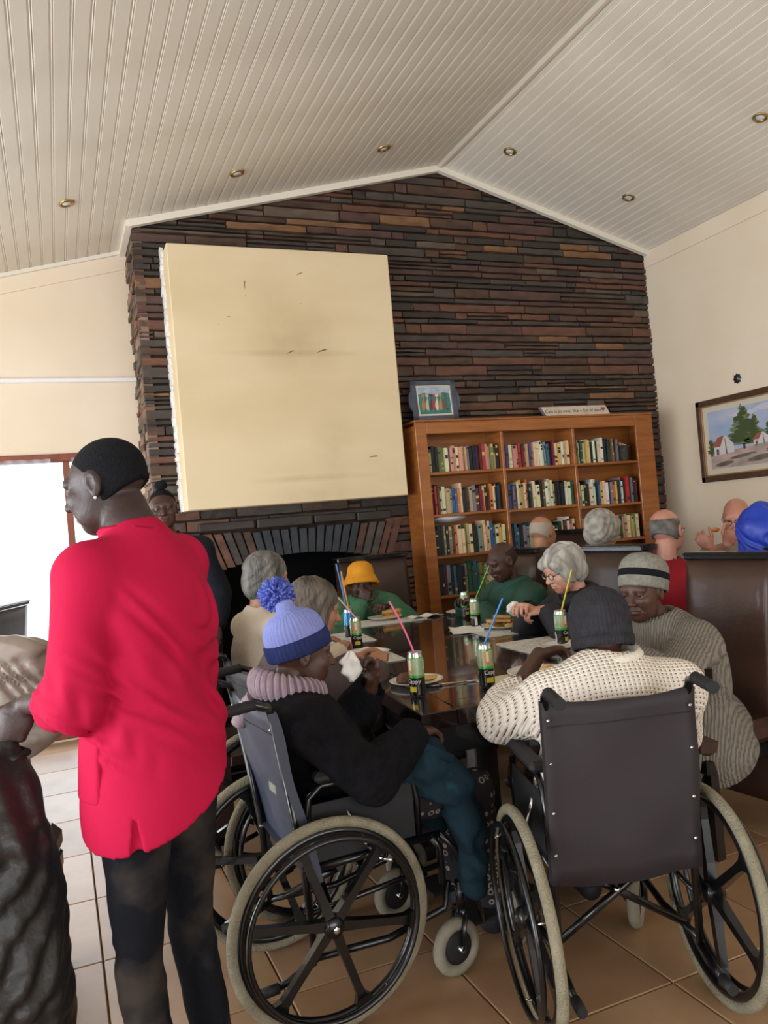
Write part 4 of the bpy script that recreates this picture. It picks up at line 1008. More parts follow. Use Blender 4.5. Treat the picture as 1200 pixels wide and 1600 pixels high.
def head(F,c,H,s=1.0,old=0,ears=True,fine=True,jaw=1.0,cheek=1.0):
    """c centre, H columns right/forward/up"""
    def P(x,y,z): return c+H@(A(x,y,z)*s)
    E=lambda p,r,k=.012,op='u': F.ell(P(*p),A(*r)*s,H,k,op)
    E((0,-.022,.030),(.076,.096,.086)); E((0,.010,.012),(.068,.078,.075),.02)
    E((0,.030,-.040),(.058*jaw,.062,.070),.03); E((0,.058,-.090),(.030*jaw,.026,.022),.028)
    for q in (-1,1):
        E((q*.046,.040,-.055),(.018*jaw,.035,.035),.025); E((q*.042,.066,-.018),(.022*cheek,.022,.022),.022)
        E((q*.033,.085,.009),(.019,.016,.013),.012,'s'); E((q*.032,.0745,.008),(.0155,.0155,.0125),.004)
        E((q*.032,.076,.026),(.022,.009,.006),.014)
        if ears:
            E((q*.077,-.008,.0),(.010,.020,.033),.008)
            if fine: E((q*.085,-.004,.004),(.006,.011,.020),.004,'s'); E((q*.079,-.006,-.027),(.006,.009,.010),.006)
    E((0,.074,.034),(.045,.012,.012),.02)
    F.chain([P(0,.086,.018),P(0,.098,-.004),P(0,.112,-.024)],[.0085*s,.0095*s,.0125*s],k=.010)
    for q in (-1,1): E((q*.0125,.099,-.028),(.0095,.012,.008),.006)
    E((0,.088,-.052),(.026,.013,.0075),.008); E((0,.086,-.0655),(.022,.013,.0080),.008)
    if fine: E((0,.104,-.0585),(.026,.012,.0016),.003,'s')
    if fine and old:
        for q in (-1,1): F.cone(P(q*.022,.098,-.030),P(q*.038,.074,-.062),.003*s,.003*s,.006,'s')
def eyes(parent,c,H,s=1.0,shut=.35,iris='3a2418'):
    M1=mat('eye_white','8a827a',.15,coat=.5); M2=mat('iris_'+iris,iris,.15,coat=.5); M3=mat('pupil','0a0808',.1,coat=.6)
    for q in (-1,1):
        p=c+H@(A(q*.032,.0745,.0065)*s); mb=MB().use(M1); Mh=Matrix([[*map(float,H[0]),float(p[0])],[*map(float,H[1]),float(p[1])],[*map(float,H[2]),float(p[2])],[0,0,0,1]])
        prof=[(.0145*s*math.sin(PI*i/12),-.0145*s*math.cos(PI*i/12)) for i in range(13)]
        mb.use(M2);mb.use(M3); mb.cur=0; mb.lathe(prof[::-1],16,M=Mh@RX(-PI/2+.12))
        for i in range(len(mb.f)):
            r=i//16; mb.m[i]=2 if r<1 else 1 if r<3 else 0
        # keep an almond opening: flatten
        mb.build('eye',None,parent)
SKIN={}
def skin(name,c,c2): return mat('skin_'+name,c,.45,c2=c2,scale=7,bump=.12,bscale=90,spec=.45)
DARK=skin('deep','4a2f26','3a241d'); DARK2=skin('brown','503429','3d271e'); DARKB=skin('cool','3f2d2b','302220')
PALE=skin('fair','d3a08a','c08570'); PINK=skin('pink','bf8a77','a8705e'); TANS=skin('tan','b58468','a06f55')
def person(lab,root,az,pel,hc,hyaw=0,hpitch=0,hroll=0,hands=(None,None),sk=DARK,h=.010,fh=.0055,s=1.0,cloth=None,legs='sit',trous=None,old=0,bulk=1.0,eye=True,ears=True,seat=.49,neck=.05,shw=.175,rootcat='person',hcurl=(.5,.5),hdir=(None,None),poles=(None,None),feet=.30,jaw=1.0,off=.016,arm=(.285,.245),hem=None,foldamp=.003,foldfr=28,hands_h=None,chestback=.02,neckoff=(0,-.045,-.175),extra=None,knee_sp=.10,sleeve=(1,1),belly=0,pelr=None):
    """world-space inputs; everything is stored in the person's own frame"""
    t=thing('person',lab,rootcat,(root[0],root[1],0),-math.radians(az)); ca,sa=math.cos(math.radians(az)),math.sin(math.radians(az))
    def Lc(p): # world->local
        dx,dy=p[0]-root[0],p[1]-root[1]; return A(dx*ca-dy*sa,dx*sa+dy*ca,p[2])
    P0=Lc((*root,pel)) if np.isscalar(pel) else Lc(pel)
    c=Lc(hc); yaw=math.radians(hyaw); pit=math.radians(hpitch); rol=math.radians(hroll)
    fwd=A(math.sin(yaw)*math.cos(pit),math.cos(yaw)*math.cos(pit),math.sin(pit)); H=frame(fwd)
    if rol: cr,sr=math.cos(rol),math.sin(rol); H=np.stack([H[:,0]*cr+H[:,2]*sr,H[:,1],H[:,2]*cr-H[:,0]*sr],1)
    nb=c+A(*neckoff)*s; nb_lift=c+H@(A(0,-.03,-.07)*s)
    ch=P0*.38+nb*.62+A(0,-chestback,0); mid=P0*.68+nb*.32+A(0,-chestback*.7,0); shl=P0*.12+nb*.88
    sp=(nb-P0)/np.linalg.norm(nb-P0); TF=np.stack([A(1,0,0),np.cross(sp,A(1,0,0)),sp],1)
    S=[shl+A(-shw,0.0,-.015)*s,shl+A(shw,0.0,-.015)*s]
    arms=[]
    for i,sg in ((0,-1),(1,1)):
        hd=hands[i]; 
        if hd is None: hd_l=P0+A(sg*.12,.30,.10)
        else: hd_l=Lc(hd)
        pole=poles[i] if poles[i] is not None else (sg*.8,-.4,-1)
        E_,W_=ik(S[i],hd_l,arm[0]*s,arm[1]*s,pole); dv=(W_-E_)/np.linalg.norm(W_-E_); arms.append((S[i],E_,W_,dv))
    # legs
    leg=[]
    for i,sg in ((0,-1),(1,1)):
        hp=P0+A(sg*.085*s,0,-.02)
        if legs=='sit': kn=A(P0[0]+sg*knee_sp,P0[1]+.43*s,min(P0[2]+.0,.52)); an=A(P0[0]+sg*knee_sp,P0[1]+.43*s+feet-.30+.03,.10); ft=an+A(0,.13,-.05)
        else: kn=hp+A(sg*.01,.02,-.42*s) if not isinstance(legs,dict) else Lc(legs['knee'][i]); an=A(hp[0]+sg*.02,hp[1]-.03,.09) if not isinstance(legs,dict) else Lc(legs['ankle'][i]); ft=an+A(0,.14,-.05)
        leg.append((hp,kn,an,ft))
    pts=[P0,c,nb,ch]+[q for a in arms for q in a[:3]]+[q for l in leg for q in l]; pts=np.array(pts); lo=pts.min(0)-.24; hi=pts.max(0)+.24; lo[2]=max(-.01,lo[2]); hi[2]=c[2]+.17*s
    hs=hands_h or fh
    fine=[(c,.135*s,fh)]+[(a[2]+a[3]*.07,.10,hs) for i,a in enumerate(arms) if hands[i] is not None]
    F=Field(lo,hi,h*1.25,fine)
    F.ell(P0,A(.145,.10,.10)*s*bulk*.9,TF,.03); F.ell(mid,A(.12,.085,.13)*s*bulk*.9,TF,.04); F.ell(ch,A(.135,.09,.15)*s*bulk*.9,TF,.04)
    F.chain([S[0],shl,S[1]],[.05*s,.06*s,.05*s],.03); F.chain([shl,nb,nb_lift],[.06*s,neck*1.08*s,neck*s],.025)
    for S_,E_,W_,dv in arms: F.chain([S_,E_],[.044*s,.036*s],.02); F.chain([E_,E_*.6+W_*.4,W_],[.036*s,.035*s,.024*s],.015)
    for hp,kn,an,ft in leg: F.chain([hp,kn],[.060*s,.036*s],.02); F.chain([kn,kn*.65+an*.35,an],[.036*s,.038*s,.030*s],.02); F.chain([an,ft],[.034*s,.028*s],.02)
    for i,(S_,E_,W_,dv) in enumerate(arms):
        sg=-1 if i==0 else 1
        if hdir[i] is not None: d_,pn_,sd_=hdir[i]
        else: d_=dv+A(-sg*.3,0,-.1); pn_=A(0,0,-1) if abs(dv[2])<.7 else A(0,1,0); sd_=A(-sg,0,0)
        hand(F,W_,A(*d_),A(*pn_),A(*sd_),curl=hcurl[i],size=s)
    head(F,c,H,s*.98,old,ears,fh<.0075,jaw)
    body=F.mesh('body',sk,t)
    if eye: eyes(t,c,H,s*.98)
    # shoes
    MS=mat('dark_shoe','1c1e26',.6)
    for sg,(hp,kn,an,ft) in zip((-1,1),leg):
        G=Field(np.minimum(an,ft)-.09,np.maximum(an,ft)+.12,.012); G.ell((an+ft)/2+A(0,.015,-.01),A(.045,.125,.05)); G.ell(an+A(0,0,-.02),A(.043,.05,.06),k=.02); G.plane((0,0,.004),(0,0,-1)); G.mesh('shoe',MS,t)
    # trousers
    tm_=trous or mat('dark_trousers','1c1d22',.8,bump=.2,spec=.2)
    G=Field(np.minimum(lo,P0-.3),np.maximum(hi,P0+.3)*A(1,1,0)+A(0,0,P0[2]+.2),h*1.3)
    G.ell(P0,A(.165,.12,.12)*s*bulk,TF,.03)
    for hp,kn,an,ft in leg: q_=.86 if legs=='stand' else 1; G.chain([hp,kn],[(.090 if q_==1 else .103)*s*bulk,.064*s*q_],.03 if q_==1 else .012); G.chain([kn,kn*.6+an*.4,an],[.063*s*q_,.062*s*q_,.046*s],.03 if q_==1 else .008)
    for hp,kn,an,ft in leg: G.crease(kn,.14,(0,.3,1),3,.004)
    G.fold(.0025,30,3); 
    for hp,kn,an,ft in leg: G.plane((0,0,.065),(0,0,-1))
    G.mesh('trousers',tm_,t)
    # upper garment
    m_=cloth; ex=off
    G=Field(lo,hi,h,[(arms[i][1]*.5+arms[i][2]*.5,.1,h*.8) for i in (0,1)])
    hemp=P0-sp*(hem if hem is not None else .10)
    G.ell(P0,A(.150,.115,.13)*s*bulk+ex,TF,.03); 
    if hem and hem>.12: G.ell(P0-sp*.12,A(.215,.20,.19)*s*bulk+ex,TF,.06)
    G.ell(mid+A(0,belly*.5,0),A(.140,.105+belly,.15)*s*bulk+ex,TF,.05); G.ell(ch,A(.150,.105,.16)*s*bulk+ex,TF,.05)
    G.chain([S[0],shl+A(0,-.01,0),S[1]],[.060*s*bulk+ex,.075*s*bulk+ex,.060*s*bulk+ex],.04); G.chain([shl,nb+A(0,.0,.0)],[.075*s+ex,.058*s+ex],.03)
    for i,(S_,E_,W_,dv) in enumerate(arms):
        w2=E_+(W_-E_)*(.93*sleeve[i]); G.chain([S_,E_],[.058*s*bulk+ex,.048*s*bulk+ex],.03)
        G.chain([E_,E_*.5+w2*.5,w2],[.048*s*bulk+ex,.044*s+ex,.034*s+ex*.8],.02)
        G.crease(E_,.12,(E_-S_)/np.linalg.norm(E_-S_),5,.005,i); G.crease((S_+ch)/2,.13,(1,.4,-.6),4,.005,i+1); G.crease((E_+W_)/2,.10,dv,5,.0035,i)
    G.fold(foldamp,foldfr,int(abs(root[0]*100))%17)
    if extra: extra(G,P0,TF,sp)
    # hollow the neck opening and the cuffs, cut the hem
    G.cone(nb+(c-nb)*.05,nb_lift+A(0,0,.1),neck*1.15*s,neck*1.5*s,.006,'s')
    for i,(S_,E_,W_,dv) in enumerate(arms):
        w2=E_+(W_-E_)*(.93*sleeve[i]); G.cone(w2+dv*.03,w2+dv*.14,.032*s+ex*.5,.05*s,.002,'s') 
    G.plane(hemp,-sp,box=(P0-A(.3,.3,.45),P0+A(.3,.3,.1)))
    top=G.mesh('garment' if False else 'top',m_,t)
    return dict(t=t,c=c,H=H,nb=nb,sh=S,arms=arms,P0=P0,L=Lc,ch=ch,s=s,h=h,leg=leg,sp=sp,TF=TF,top=top,shl=shl,mid=mid,az=az,root=root)
def hairmesh(p,kind,m,name='hair',h=.0055,seed=0):
    c,H,s=p['c'],p['H'],p['s']*.98
    def P(x,y,z): return c+H@(A(x,y,z)*s)
    F=Field(c-A(.17,.17,.24),c+A(.17,.17,.19),h)
    if kind=='cropped':
        F.ell(P(0,-.022,.030),A(.0785,.0985,.0885)*s,H); F.ell(P(0,-.034,-.02),A(.068,.082,.07)*s,H,.02)
        F.ell(P(0,.130,-.055),A(.080,.082,.100)*s,H,.010,'s')
        for q in (-1,1): F.ell(P(q*.085,.020,-.045),A(.03,.044,.055)*s,H,.004,'s')
        F.plane(P(0,0,-.052),-H[:,2]*.9-H[:,1]*.3)
    elif kind=='bob':
        F.ell(P(0,-.022,.038),A(.093,.112,.098)*s,H); F.ell(P(0,-.048,-.03),A(.092,.080,.095)*s,H,.03)
        for q in (-1,1): F.ell(P(q*.070,-.005,-.045),A(.030,.055,.065)*s,H,.03)
        F.ell(P(0,.135,-.030),A(.068,.088,.110)*s,H,.012,'s'); F.plane(P(0,0,-.115),-H[:,2]+H[:,1]*.25)
        F.crease(P(0,-.05,.0),.2,H[:,0],9,.004,1); F.crease(P(.05,.0,.02),.14,H[:,0]+H[:,2]*.4,7,.004,2)
    elif kind=='wavy':
        F.ell(P(0,-.020,.040),A(.098,.116,.100)*s,H); F.ell(P(0,-.055,-.02),A(.092,.078,.085)*s,H,.03)
        for q in (-1,1): F.ell(P(q*.075,.012,-.01),A(.028,.05,.058)*s,H,.03); F.ell(P(q*.06,.055,.055),A(.035,.04,.035)*s,H,.02)
        F.ell(P(0,.140,-.028),A(.066,.085,.098)*s,H,.012,'s'); F.plane(P(0,0,-.095),-H[:,2]+H[:,1]*.35)
        F.crease(P(0,-.03,.03),.2,H[:,1]+H[:,0]*.6,6,.006,1); F.crease(P(.05,.03,.05),.12,H[:,1]-H[:,0]*.5,5,.005,4)
    elif kind=='fringe':  # ring of hair round a bald crown
        F.ell(P(0,-.022,.028),A(.0775,.0975,.0835)*s,H); F.ell(P(0,-.034,-.02),A(.068,.082,.07)*s,H,.02)
        F.ell(P(0,.020,.105),A(.064,.105,.075)*s,H,.006,'s'); F.ell(P(0,.115,-.02),A(.095,.095,.13)*s,H,.006,'s')
        for q in (-1,1): F.ell(P(q*.085,.010,-.025),A(.025,.035,.045)*s,H,.004,'s')
        F.plane(P(0,0,-.050),-H[:,2]*.9-H[:,1]*.3)
    return F.mesh(name,m,p['t'])
def lathe_hat(p,prof,m,name,tilt=(0,0),ribs=0,amp=.002,off=(0,-.02,.03),sx=1,sy=1.22,parent=None,wr=0,seed=0,seg=None,scale=1):
    """prof: (radius,z) from brim up"""
    c,H,s=p['c'],p['H'],p['s']*.98*scale; seg=seg or (ribs*4 if ribs else 48)
    R3=np.array(H)@np.array(RX(tilt[0]).to_3x3())@np.array(RY(tilt[1]).to_3x3()); o=c+H@(A(*off)*s)
    Mh=Matrix([[*map(float,R3[0]),float(o[0])],[*map(float,R3[1]),float(o[1])],[*map(float,R3[2]),float(o[2])],[0,0,0,1]])
    rr=random.Random(seed); ph=[rr.uniform(0,6) for _ in range(5)]
    def fn(q,i,k):
        a=2*PI*k/seg; r=1
        if ribs: r+=amp*math.cos(a*ribs)/.08
        if wr: r+=wr*(math.sin(3*a+ph[0]+q.z*30)+.7*math.sin(5*a+ph[1]-q.z*45)+.5*math.sin(8*a+q.z*70+ph[2]))
        return Vector((q.x*r*sx,q.y*r*sy,q.z))*s
    return MB().lathe(prof,seg,M=Mh,fn=fn).build(name,m,parent or p['t']),Mh
def glasses(p,m=None,r=.021):
    c,H,s=p['c'],p['H'],p['s']*.98; m=m or mat('spectacle_frame','4a3a33',.3,metal=.5); mb=MB()
    def P(x,y,z): return tuple(c+H@(A(x,y,z)*s))
    for q in (-1,1):
        mb.tube([P(q*.033+r*math.cos(a*PI/10)*1.15,.104,.004+r*.85*math.sin(a*PI/10)) for a in range(20)],.0018,6,closed=True)
        mb.tube([P(q*.057,.103,.008),P(q*.078,.06,.012),P(q*.083,0,.010),P(q*.080,-.02,-.01)],.0018,6)
    mb.tube([P(-.010,.104,.006),P(0,.107,.010),P(.010,.104,.006)],.0018,6)
    g=mb.build('glasses',m,p['t']); mb=MB()
    for q in (-1,1):
        n=len(mb.v); mb.v+=[P(q*.033+r*math.cos(a*PI/10)*1.1,.104,.004+r*.8*math.sin(a*PI/10)) for a in range(20)]; mb.face(range(n,n+20))
    mb.build('lens',M_glass,g)
def collar(p,m,r0,r1,h,name='collar',tilt=.15,fold=True,seg=32,open_=0,off=(0,0,0),thick=.012):
    c=p['nb']+A(*off); d=(p['c']+p['H']@A(0,-.03,-.07)-p['nb']); Fm=frame(A(0,1,0),d); 
    Mh=Matrix([[*map(float,Fm[0]),float(c[0])],[*map(float,Fm[1]),float(c[1])],[*map(float,Fm[2]),float(c[2])],[0,0,0,1]])
    prof=[(r0,0),(r0*.98,h*.5),(r1,h),(r1+thick,h+.006),(r1+thick*1.8,h*.7),(r0+thick*1.7,.0),(r0+thick*1.2,-.02),(r0,0)]
    def fn(q,i,k):
        a=2*PI*k/seg; f=max(0,math.cos(a-PI/2)); return Vector((q.x,q.y*1.1,q.z-open_*f**3*.06))
    return MB().lathe(prof,seg,M=Mh,fn=fn).build(name,m,p['t'])
# ------------------------------------------------------------------ people
def knit(name,c,c2,sc,fr,dist=0,bump=.7): return ribmat(name,c,c2,sc,fr,distort=dist,bump=bump)
M_red=mat('red_scrub_cotton','b41640',.85,c2='a9123a',scale=3,bump=.08,bscale=12,spec=.15)
M_jean=mat('black_denim','0c0e13',.85,c2='101218',scale=4.5,c3='352f2b',lo=.30,hi=.50,bump=.1,bscale=120,spec=.15)
M_hairb=mat('black_cropped_hair','15161a',.9,bump=.9,bscale=260)
M_grey=mat('steel_grey_hair','75726c',.6,c2='45423e',scale=22,stretch=(1,1,.10),bump=1.0,bscale=90)
M_sil=mat('silver_hair','c2beb5',.6,c2='7f7b74',scale=20,stretch=(1.2,.6,.25),bump=1.0,bscale=80)
M_crochet=bpy.data.materials.new('white_crochet'); M_crochet.use_nodes=True
def crochet(m):
    nt=m.node_tree; b=nt.nodes['Principled BSDF']; N=nt.nodes.new; L=nt.links.new; b.inputs['Roughness'].default_value=.95; b.inputs['Specular IOR Level'].default_value=.15
    tc=N('ShaderNodeTexCoord'); mp=N('ShaderNodeMapping'); mp.inputs['Rotation'].default_value=(0,.0,0); mp.inputs['Scale'].default_value=(1,1,1)
    L(tc.outputs['Object'],mp.inputs[0]); sp_=N('ShaderNodeSeparateXYZ'); L(mp.outputs[0],sp_.inputs[0])
    def M(op,a,b_=None,v=None):
        n=N('ShaderNodeMath'); n.operation=op; L(a,n.inputs[0])
        if b_ is not None: L(b_,n.inputs[1])
        elif v is not None: n.inputs[1].default_value=v
        return n.outputs[0]
    nz=N('ShaderNodeTexNoise'); nz.inputs['Scale'].default_value=9; L(tc.outputs['Object'],nz.inputs[0]); nn=M('MULTIPLY',nz.outputs[0],v=.55)
    x=M('ADD',M('MULTIPLY',sp_.outputs[0],v=2*PI/.0150),M('MULTIPLY',nn,v=2.0)); z=M('ADD',M('MULTIPLY',M('ADD',sp_.outputs[2],M('MULTIPLY',sp_.outputs[1],v=.7)),v=PI/.0145),M('MULTIPLY',nn,v=2.0))
    # rows of holes, alternate rows shifted: product of cosines
    a=M('MULTIPLY',M('COSINE',M('MULTIPLY',x,v=.5)),M('COSINE',z)); a=M('ABSOLUTE',a)
    r=N('ShaderNodeValToRGB'); r.color_ramp.elements[0].position=.84; r.color_ramp.elements[0].color=(*lin('e6ddd0'),1); r.color_ramp.elements[1].position=.90; r.color_ramp.elements[1].color=(*lin('5a4a42'),1)
    L(a,r.inputs[0]); L(r.outputs[0],b.inputs['Base Color'])
    inv=M('SUBTRACT',a,v=.0); bp=N('ShaderNodeBump'); bp.invert=True; bp.inputs['Strength'].default_value=.8; bp.inputs['Distance'].default_value=.006; L(inv,bp.inputs['Height']); L(bp.outputs[0],b.inputs['Normal'])
crochet(M_crochet)
M_rings=bpy.data.materials.new('ring_print_cotton'); M_rings.use_nodes=True
nt=M_rings.node_tree; b=nt.nodes['Principled BSDF']; b.inputs['Roughness'].default_value=.9
tc=nt.nodes.new('ShaderNodeTexCoord'); vo=nt.nodes.new('ShaderNodeTexVoronoi'); vo.inputs['Scale'].default_value=34; vo.inputs['Randomness'].default_value=.4; rp=nt.nodes.new('ShaderNodeValToRGB')
nt.links.new(tc.outputs['Object'],vo.inputs['Vector']); nt.links.new(vo.outputs['Distance'],rp.inputs[0]); nt.links.new(rp.outputs[0],b.inputs['Base Color'])
for i,(p_,c_) in enumerate(((0,'241e22'),(.20,'2a2326'),(.26,'a79a92'),(.34,'8c8079'),(.40,'241e22'))):
    e=rp.color_ramp.elements[i] if i<2 else rp.color_ramp.elements.new(p_); e.position=p_; e.color=(*lin(c_),1)

# 1 carer in the red tunic
p=person('person standing in a red tunic and black jeans with cropped hair, seen from behind',(.183,1.965),-42,.925,(.118,2.040,1.600),hyaw=-18,hpitch=-14,
 hands=((-.095,2.06,1.10),(.03,2.22,1.12)),sk=DARKB,h=.009,fh=.0042,cloth=M_red,legs='stand',trous=M_jean,off=.020,bulk=.90,hem=-.40,neck=.058,neckoff=(.0,-.080,-.128),shw=.160,foldamp=.0035,foldfr=20,
 hcurl=(1.0,.5),poles=((-.35,-.9,-.5),(-.1,.0,-1)),hdir=(((-.35,.35,-.8),(.7,.5,0),(0,.5,.3)),None),chestback=.02,s=.96,knee_sp=.09)
bpy.data.objects.remove(p['top'])
def tunic(p):
    c,P0,ch,mid,TF,s=p['c'],p['P0'],p['ch'],p['mid'],p['TF'],p['s']; S=p['sh']; nb=p['nb']; shl=p['shl']
    G=Field(P0-A(.42,.42,.25),np.maximum(c,P0)+A(.42,.45,.10),.009,[(nb,.10,.0045),(P0+A(-.1,-.06,-.12),.09,.0055)])
    G.ell(P0+A(0,.0,-.10),A(.190,.160,.32),TF,.04); G.ell(P0+A(0,.0,.10),A(.162,.135,.18),TF,.06); G.ell(mid,A(.165,.125,.17),TF,.06); G.ell(ch+A(0,-.01,0),A(.172,.125,.18),TF,.06)
    G.chain([S[0],shl+A(0,-.012,.004),S[1]],[.072,.080,.072],.05); G.chain([shl,nb+A(0,0,-.01)],[.082,.066],.04)
    for i,(S_,E_,W_,dv) in enumerate(p['arms']):
        G.chain([S_,E_],[.072,.066],.014); w2=E_+(W_-E_)*(.30 if i==0 else .55); G.chain([E_,w2],[.066,.062],.02)
        G.cone(w2+dv*.035,w2+dv*.2,.052,.07,.002,'s')
        G.crease(E_,.15,(E_-S_),5,.006,i); G.crease((S_+ch)/2+A(0,-.05,-.1),.17,(1 if i else -1,.2,-.9),4,.010,i+1)
    G.crease(P0+A(0,-.12,.16),.22,(.35,.2,1),5,.007,2); G.crease(mid+A(.1,-.1,0),.2,(.8,.2,.6),3,.006,1); G.crease(P0+A(-.14,-.02,.13),.14,(.2,.1,1),4,.006,3)
    G.fold(.0028,18,5)
    G.plane(P0+A(0,0,-.05),(.50,.10,-1)); 
    G.ell(P0+A(0,0,-.16),A(.164,.134,.27),TF,.004,'s')
    G.cone(nb+(c-nb)*.02,c+A(0,0,.0),.062,.085,.006,'s')
    # side slits
    for sg in (-1,1): G.chain([P0+A(sg*.168,-.072,-.23),P0+A(sg*.165,-.075,-.05)],[.030,.002],.0,'s')
    collar(p,M_red,.066,.070,.012,'neck_band',thick=.006,off=(0,0,-.012))
    return G.mesh('tunic',M_red,p['t'])
tunic(p)
mb=MB(); P0=p['P0']
G=Field(P0+A(-.26,-.03,-.09),P0+A(-.06,.22,.14),.005); G.ell(P0+A(0,.0,-.10),A(.198,.168,.32),p['TF']); G.ell(P0+A(0,.0,.10),A(.170,.143,.18),p['TF'],.06); G.plane(P0+A(0,0,.11),(0,0,1)); G.plane(P0+A(0,0,-.03),(0,0,-1)); G.plane(P0+A(-.08,0,0),(1,0,0)); G.plane(P0+A(0,.0,0),(0,-1,0)); G.ell(P0+A(0,.0,-.10),A(.184,.154,.32),p['TF'],.003,'s'); G.mesh('pocket',M_red,p['t'])
hairmesh(p,'cropped',M_hairb,h=.005)
q=p['c']+p['H']@A(-.079,-.006,-.034); MB().lathe([(0,-.004),(.004,-.002),(.004,.002),(0,.004)],10,M=T(*q)).build('earring',mat('pearl','d8d8dc',.2,coat=1),p['t'])

# 2 woman by the fireplace
p=person('person with black hair in a top knot and a navy jacket, standing by the fireplace',(.66,4.62),178,.92,(.556,4.53,1.635),hyaw=8,hpitch=-4,sk=DARK2,h=.014,fh=.007,hands=((.78,4.40,.95),(.45,4.40,.95)),
 cloth=mat('navy_jacket','171a24',.8,bump=.2),legs='stand',neckoff=(-.02,-.04,-.17),s=.97,bulk=1.05)
hairmesh(p,'cropped',M_hairb,h=.008); q=p['c']+p['H']@A(0,-.02,.135); 
G=Field(q-.06,q+.06,.008); G.ell(q,A(.034,.034,.026)); G.fold(.003,120,2); G.mesh('top_knot',M_hairb,p['t'])

# 3 cream sweater woman, back to camera
p=person('person with steel grey bobbed hair and a cream sweater, back turned, by the fireplace',(.86,3.80),78,.58,(.945,3.84,1.235),hyaw=8,hpitch=-12,sk=TANS,h=.012,fh=.008,hands=((1.22,3.98,.86),(1.22,3.66,.86)),
 cloth=mat('cream_sweater','cdbfae',.9,c2='bfb19f',scale=6,bump=.25,bscale=60),bulk=1.0,eye=False,seat=.5,neckoff=(0,-.05,-.17))
hairmesh(p,'bob',M_grey,h=.0055)
# 4 second wheelchair person
p=person('person with brown grey hair and a grey brown cardigan, half hidden behind the pompom hat',(.80,3.17),88,.57,(.955,3.13,1.125),hyaw=5,hpitch=-18,sk=TANS,h=.012,fh=.008,hands=((1.2,3.36,.86),(1.2,3.10,.86)),
 cloth=mat('grey_brown_cardigan','5f5252',.9,c2='4f4445',scale=7,bump=.2,bscale=40),bulk=1.15,eye=False,neckoff=(0,-.08,-.16))
hairmesh(p,'bob',mat('brown_grey_hair','655a50',.7,c2='3a322c',scale=22,stretch=(1,1,.12),bump=1.0,bscale=90),h=.0065)

# 5 pompom hat woman
M_cardi=mat('black_fleece','09090c',.95,c2='100f14',scale=30,bump=.6,bscale=90)
p=person('person in pale blue pompom hat, pink scarf and black fleece in the nearest wheelchair',(.825,2.50),86,.58,(.705,2.50,1.052),hyaw=6,hpitch=-10,sk=DARK2,h=.009,fh=.0042,hands=((.935,2.50,.90),(1.0,2.33,.775)),old=1,
 cloth=M_cardi,trous=M_rings,bulk=1.0,off=.028,hcurl=(1.0,.45),hdir=(((-.15,.25,1),(0.1,-1,0.2),(.9,.0,.1)),((-.3,1,-.1),(0,0,-1),(-1,0,0))),arm=(.25,.22),poles=((-.5,-.2,-1),(.4,-.6,-.6)),neckoff=(0,-.075,-.145),chestback=-.01,s=.98)
bandM=mat('indigo_wool','2c3563',.95,c2='252d57',scale=20,bump=.4,bscale=120); hatM=mat('periwinkle_wool','8a93cf',.95,c2='7f88c4',scale=12,bump=.4,bscale=140)
T1=(.42,0)
lathe_hat(p,[(.083,-.030),(.0875,-.034),(.0925,-.028),(.0935,0),(.092,.020),(.088,.024),(.084,.022)],bandM,'hat_band',T1,ribs=42,amp=.0016,off=(0,-.018,.035))
hat,Mh=lathe_hat(p,[(.087,.015),(.0875,.03),(.086,.050),(.081,.070),(.072,.088),(.058,.102),(.042,.110),(.030,.118),(.026,.130),(.025,.142),(.020,.150),(.010,.153),(0,.154)],hatM,'hat',T1,ribs=42,amp=.0018,off=(0,-.018,.035),sy=1.20)
pc_=Mh@Vector((-.045,-.004,.165))*1.0
mb=MB(); rr=random.Random(3); mb.use(mat('pompom_yarn','4c5aa8',.95)); mb.use(mat('pompom_yarn_dark','3a4690',.95)); mb.use(mat('pompom_yarn_light','6471bd',.95))
for i in range(620):
    z=rr.uniform(-1,1); a=rr.uniform(0,2*PI); q=Vector((math.sqrt(1-z*z)*math.cos(a),math.sqrt(1-z*z)*math.sin(a),z)); R_=rr.uniform(.052,.060)
    j=Vector((rr.uniform(-1,1),rr.uniform(-1,1),rr.uniform(-1,1)))*.007; mb.cur=rr.randint(0,2); mb.tube([pc_+q*.012,pc_+q*R_*.6+j*.3,pc_+q*R_+j],[.0026,.0040,.0036],5)
mb.use(mat('pompom_yarn_dark','3a4690',.95)); mb.lathe([(.044*math.sin(PI*i/8),-.044*math.cos(PI*i/8)) for i in range(9)],12,M=T(*pc_)); mb.build('pompom',None,p['t'])
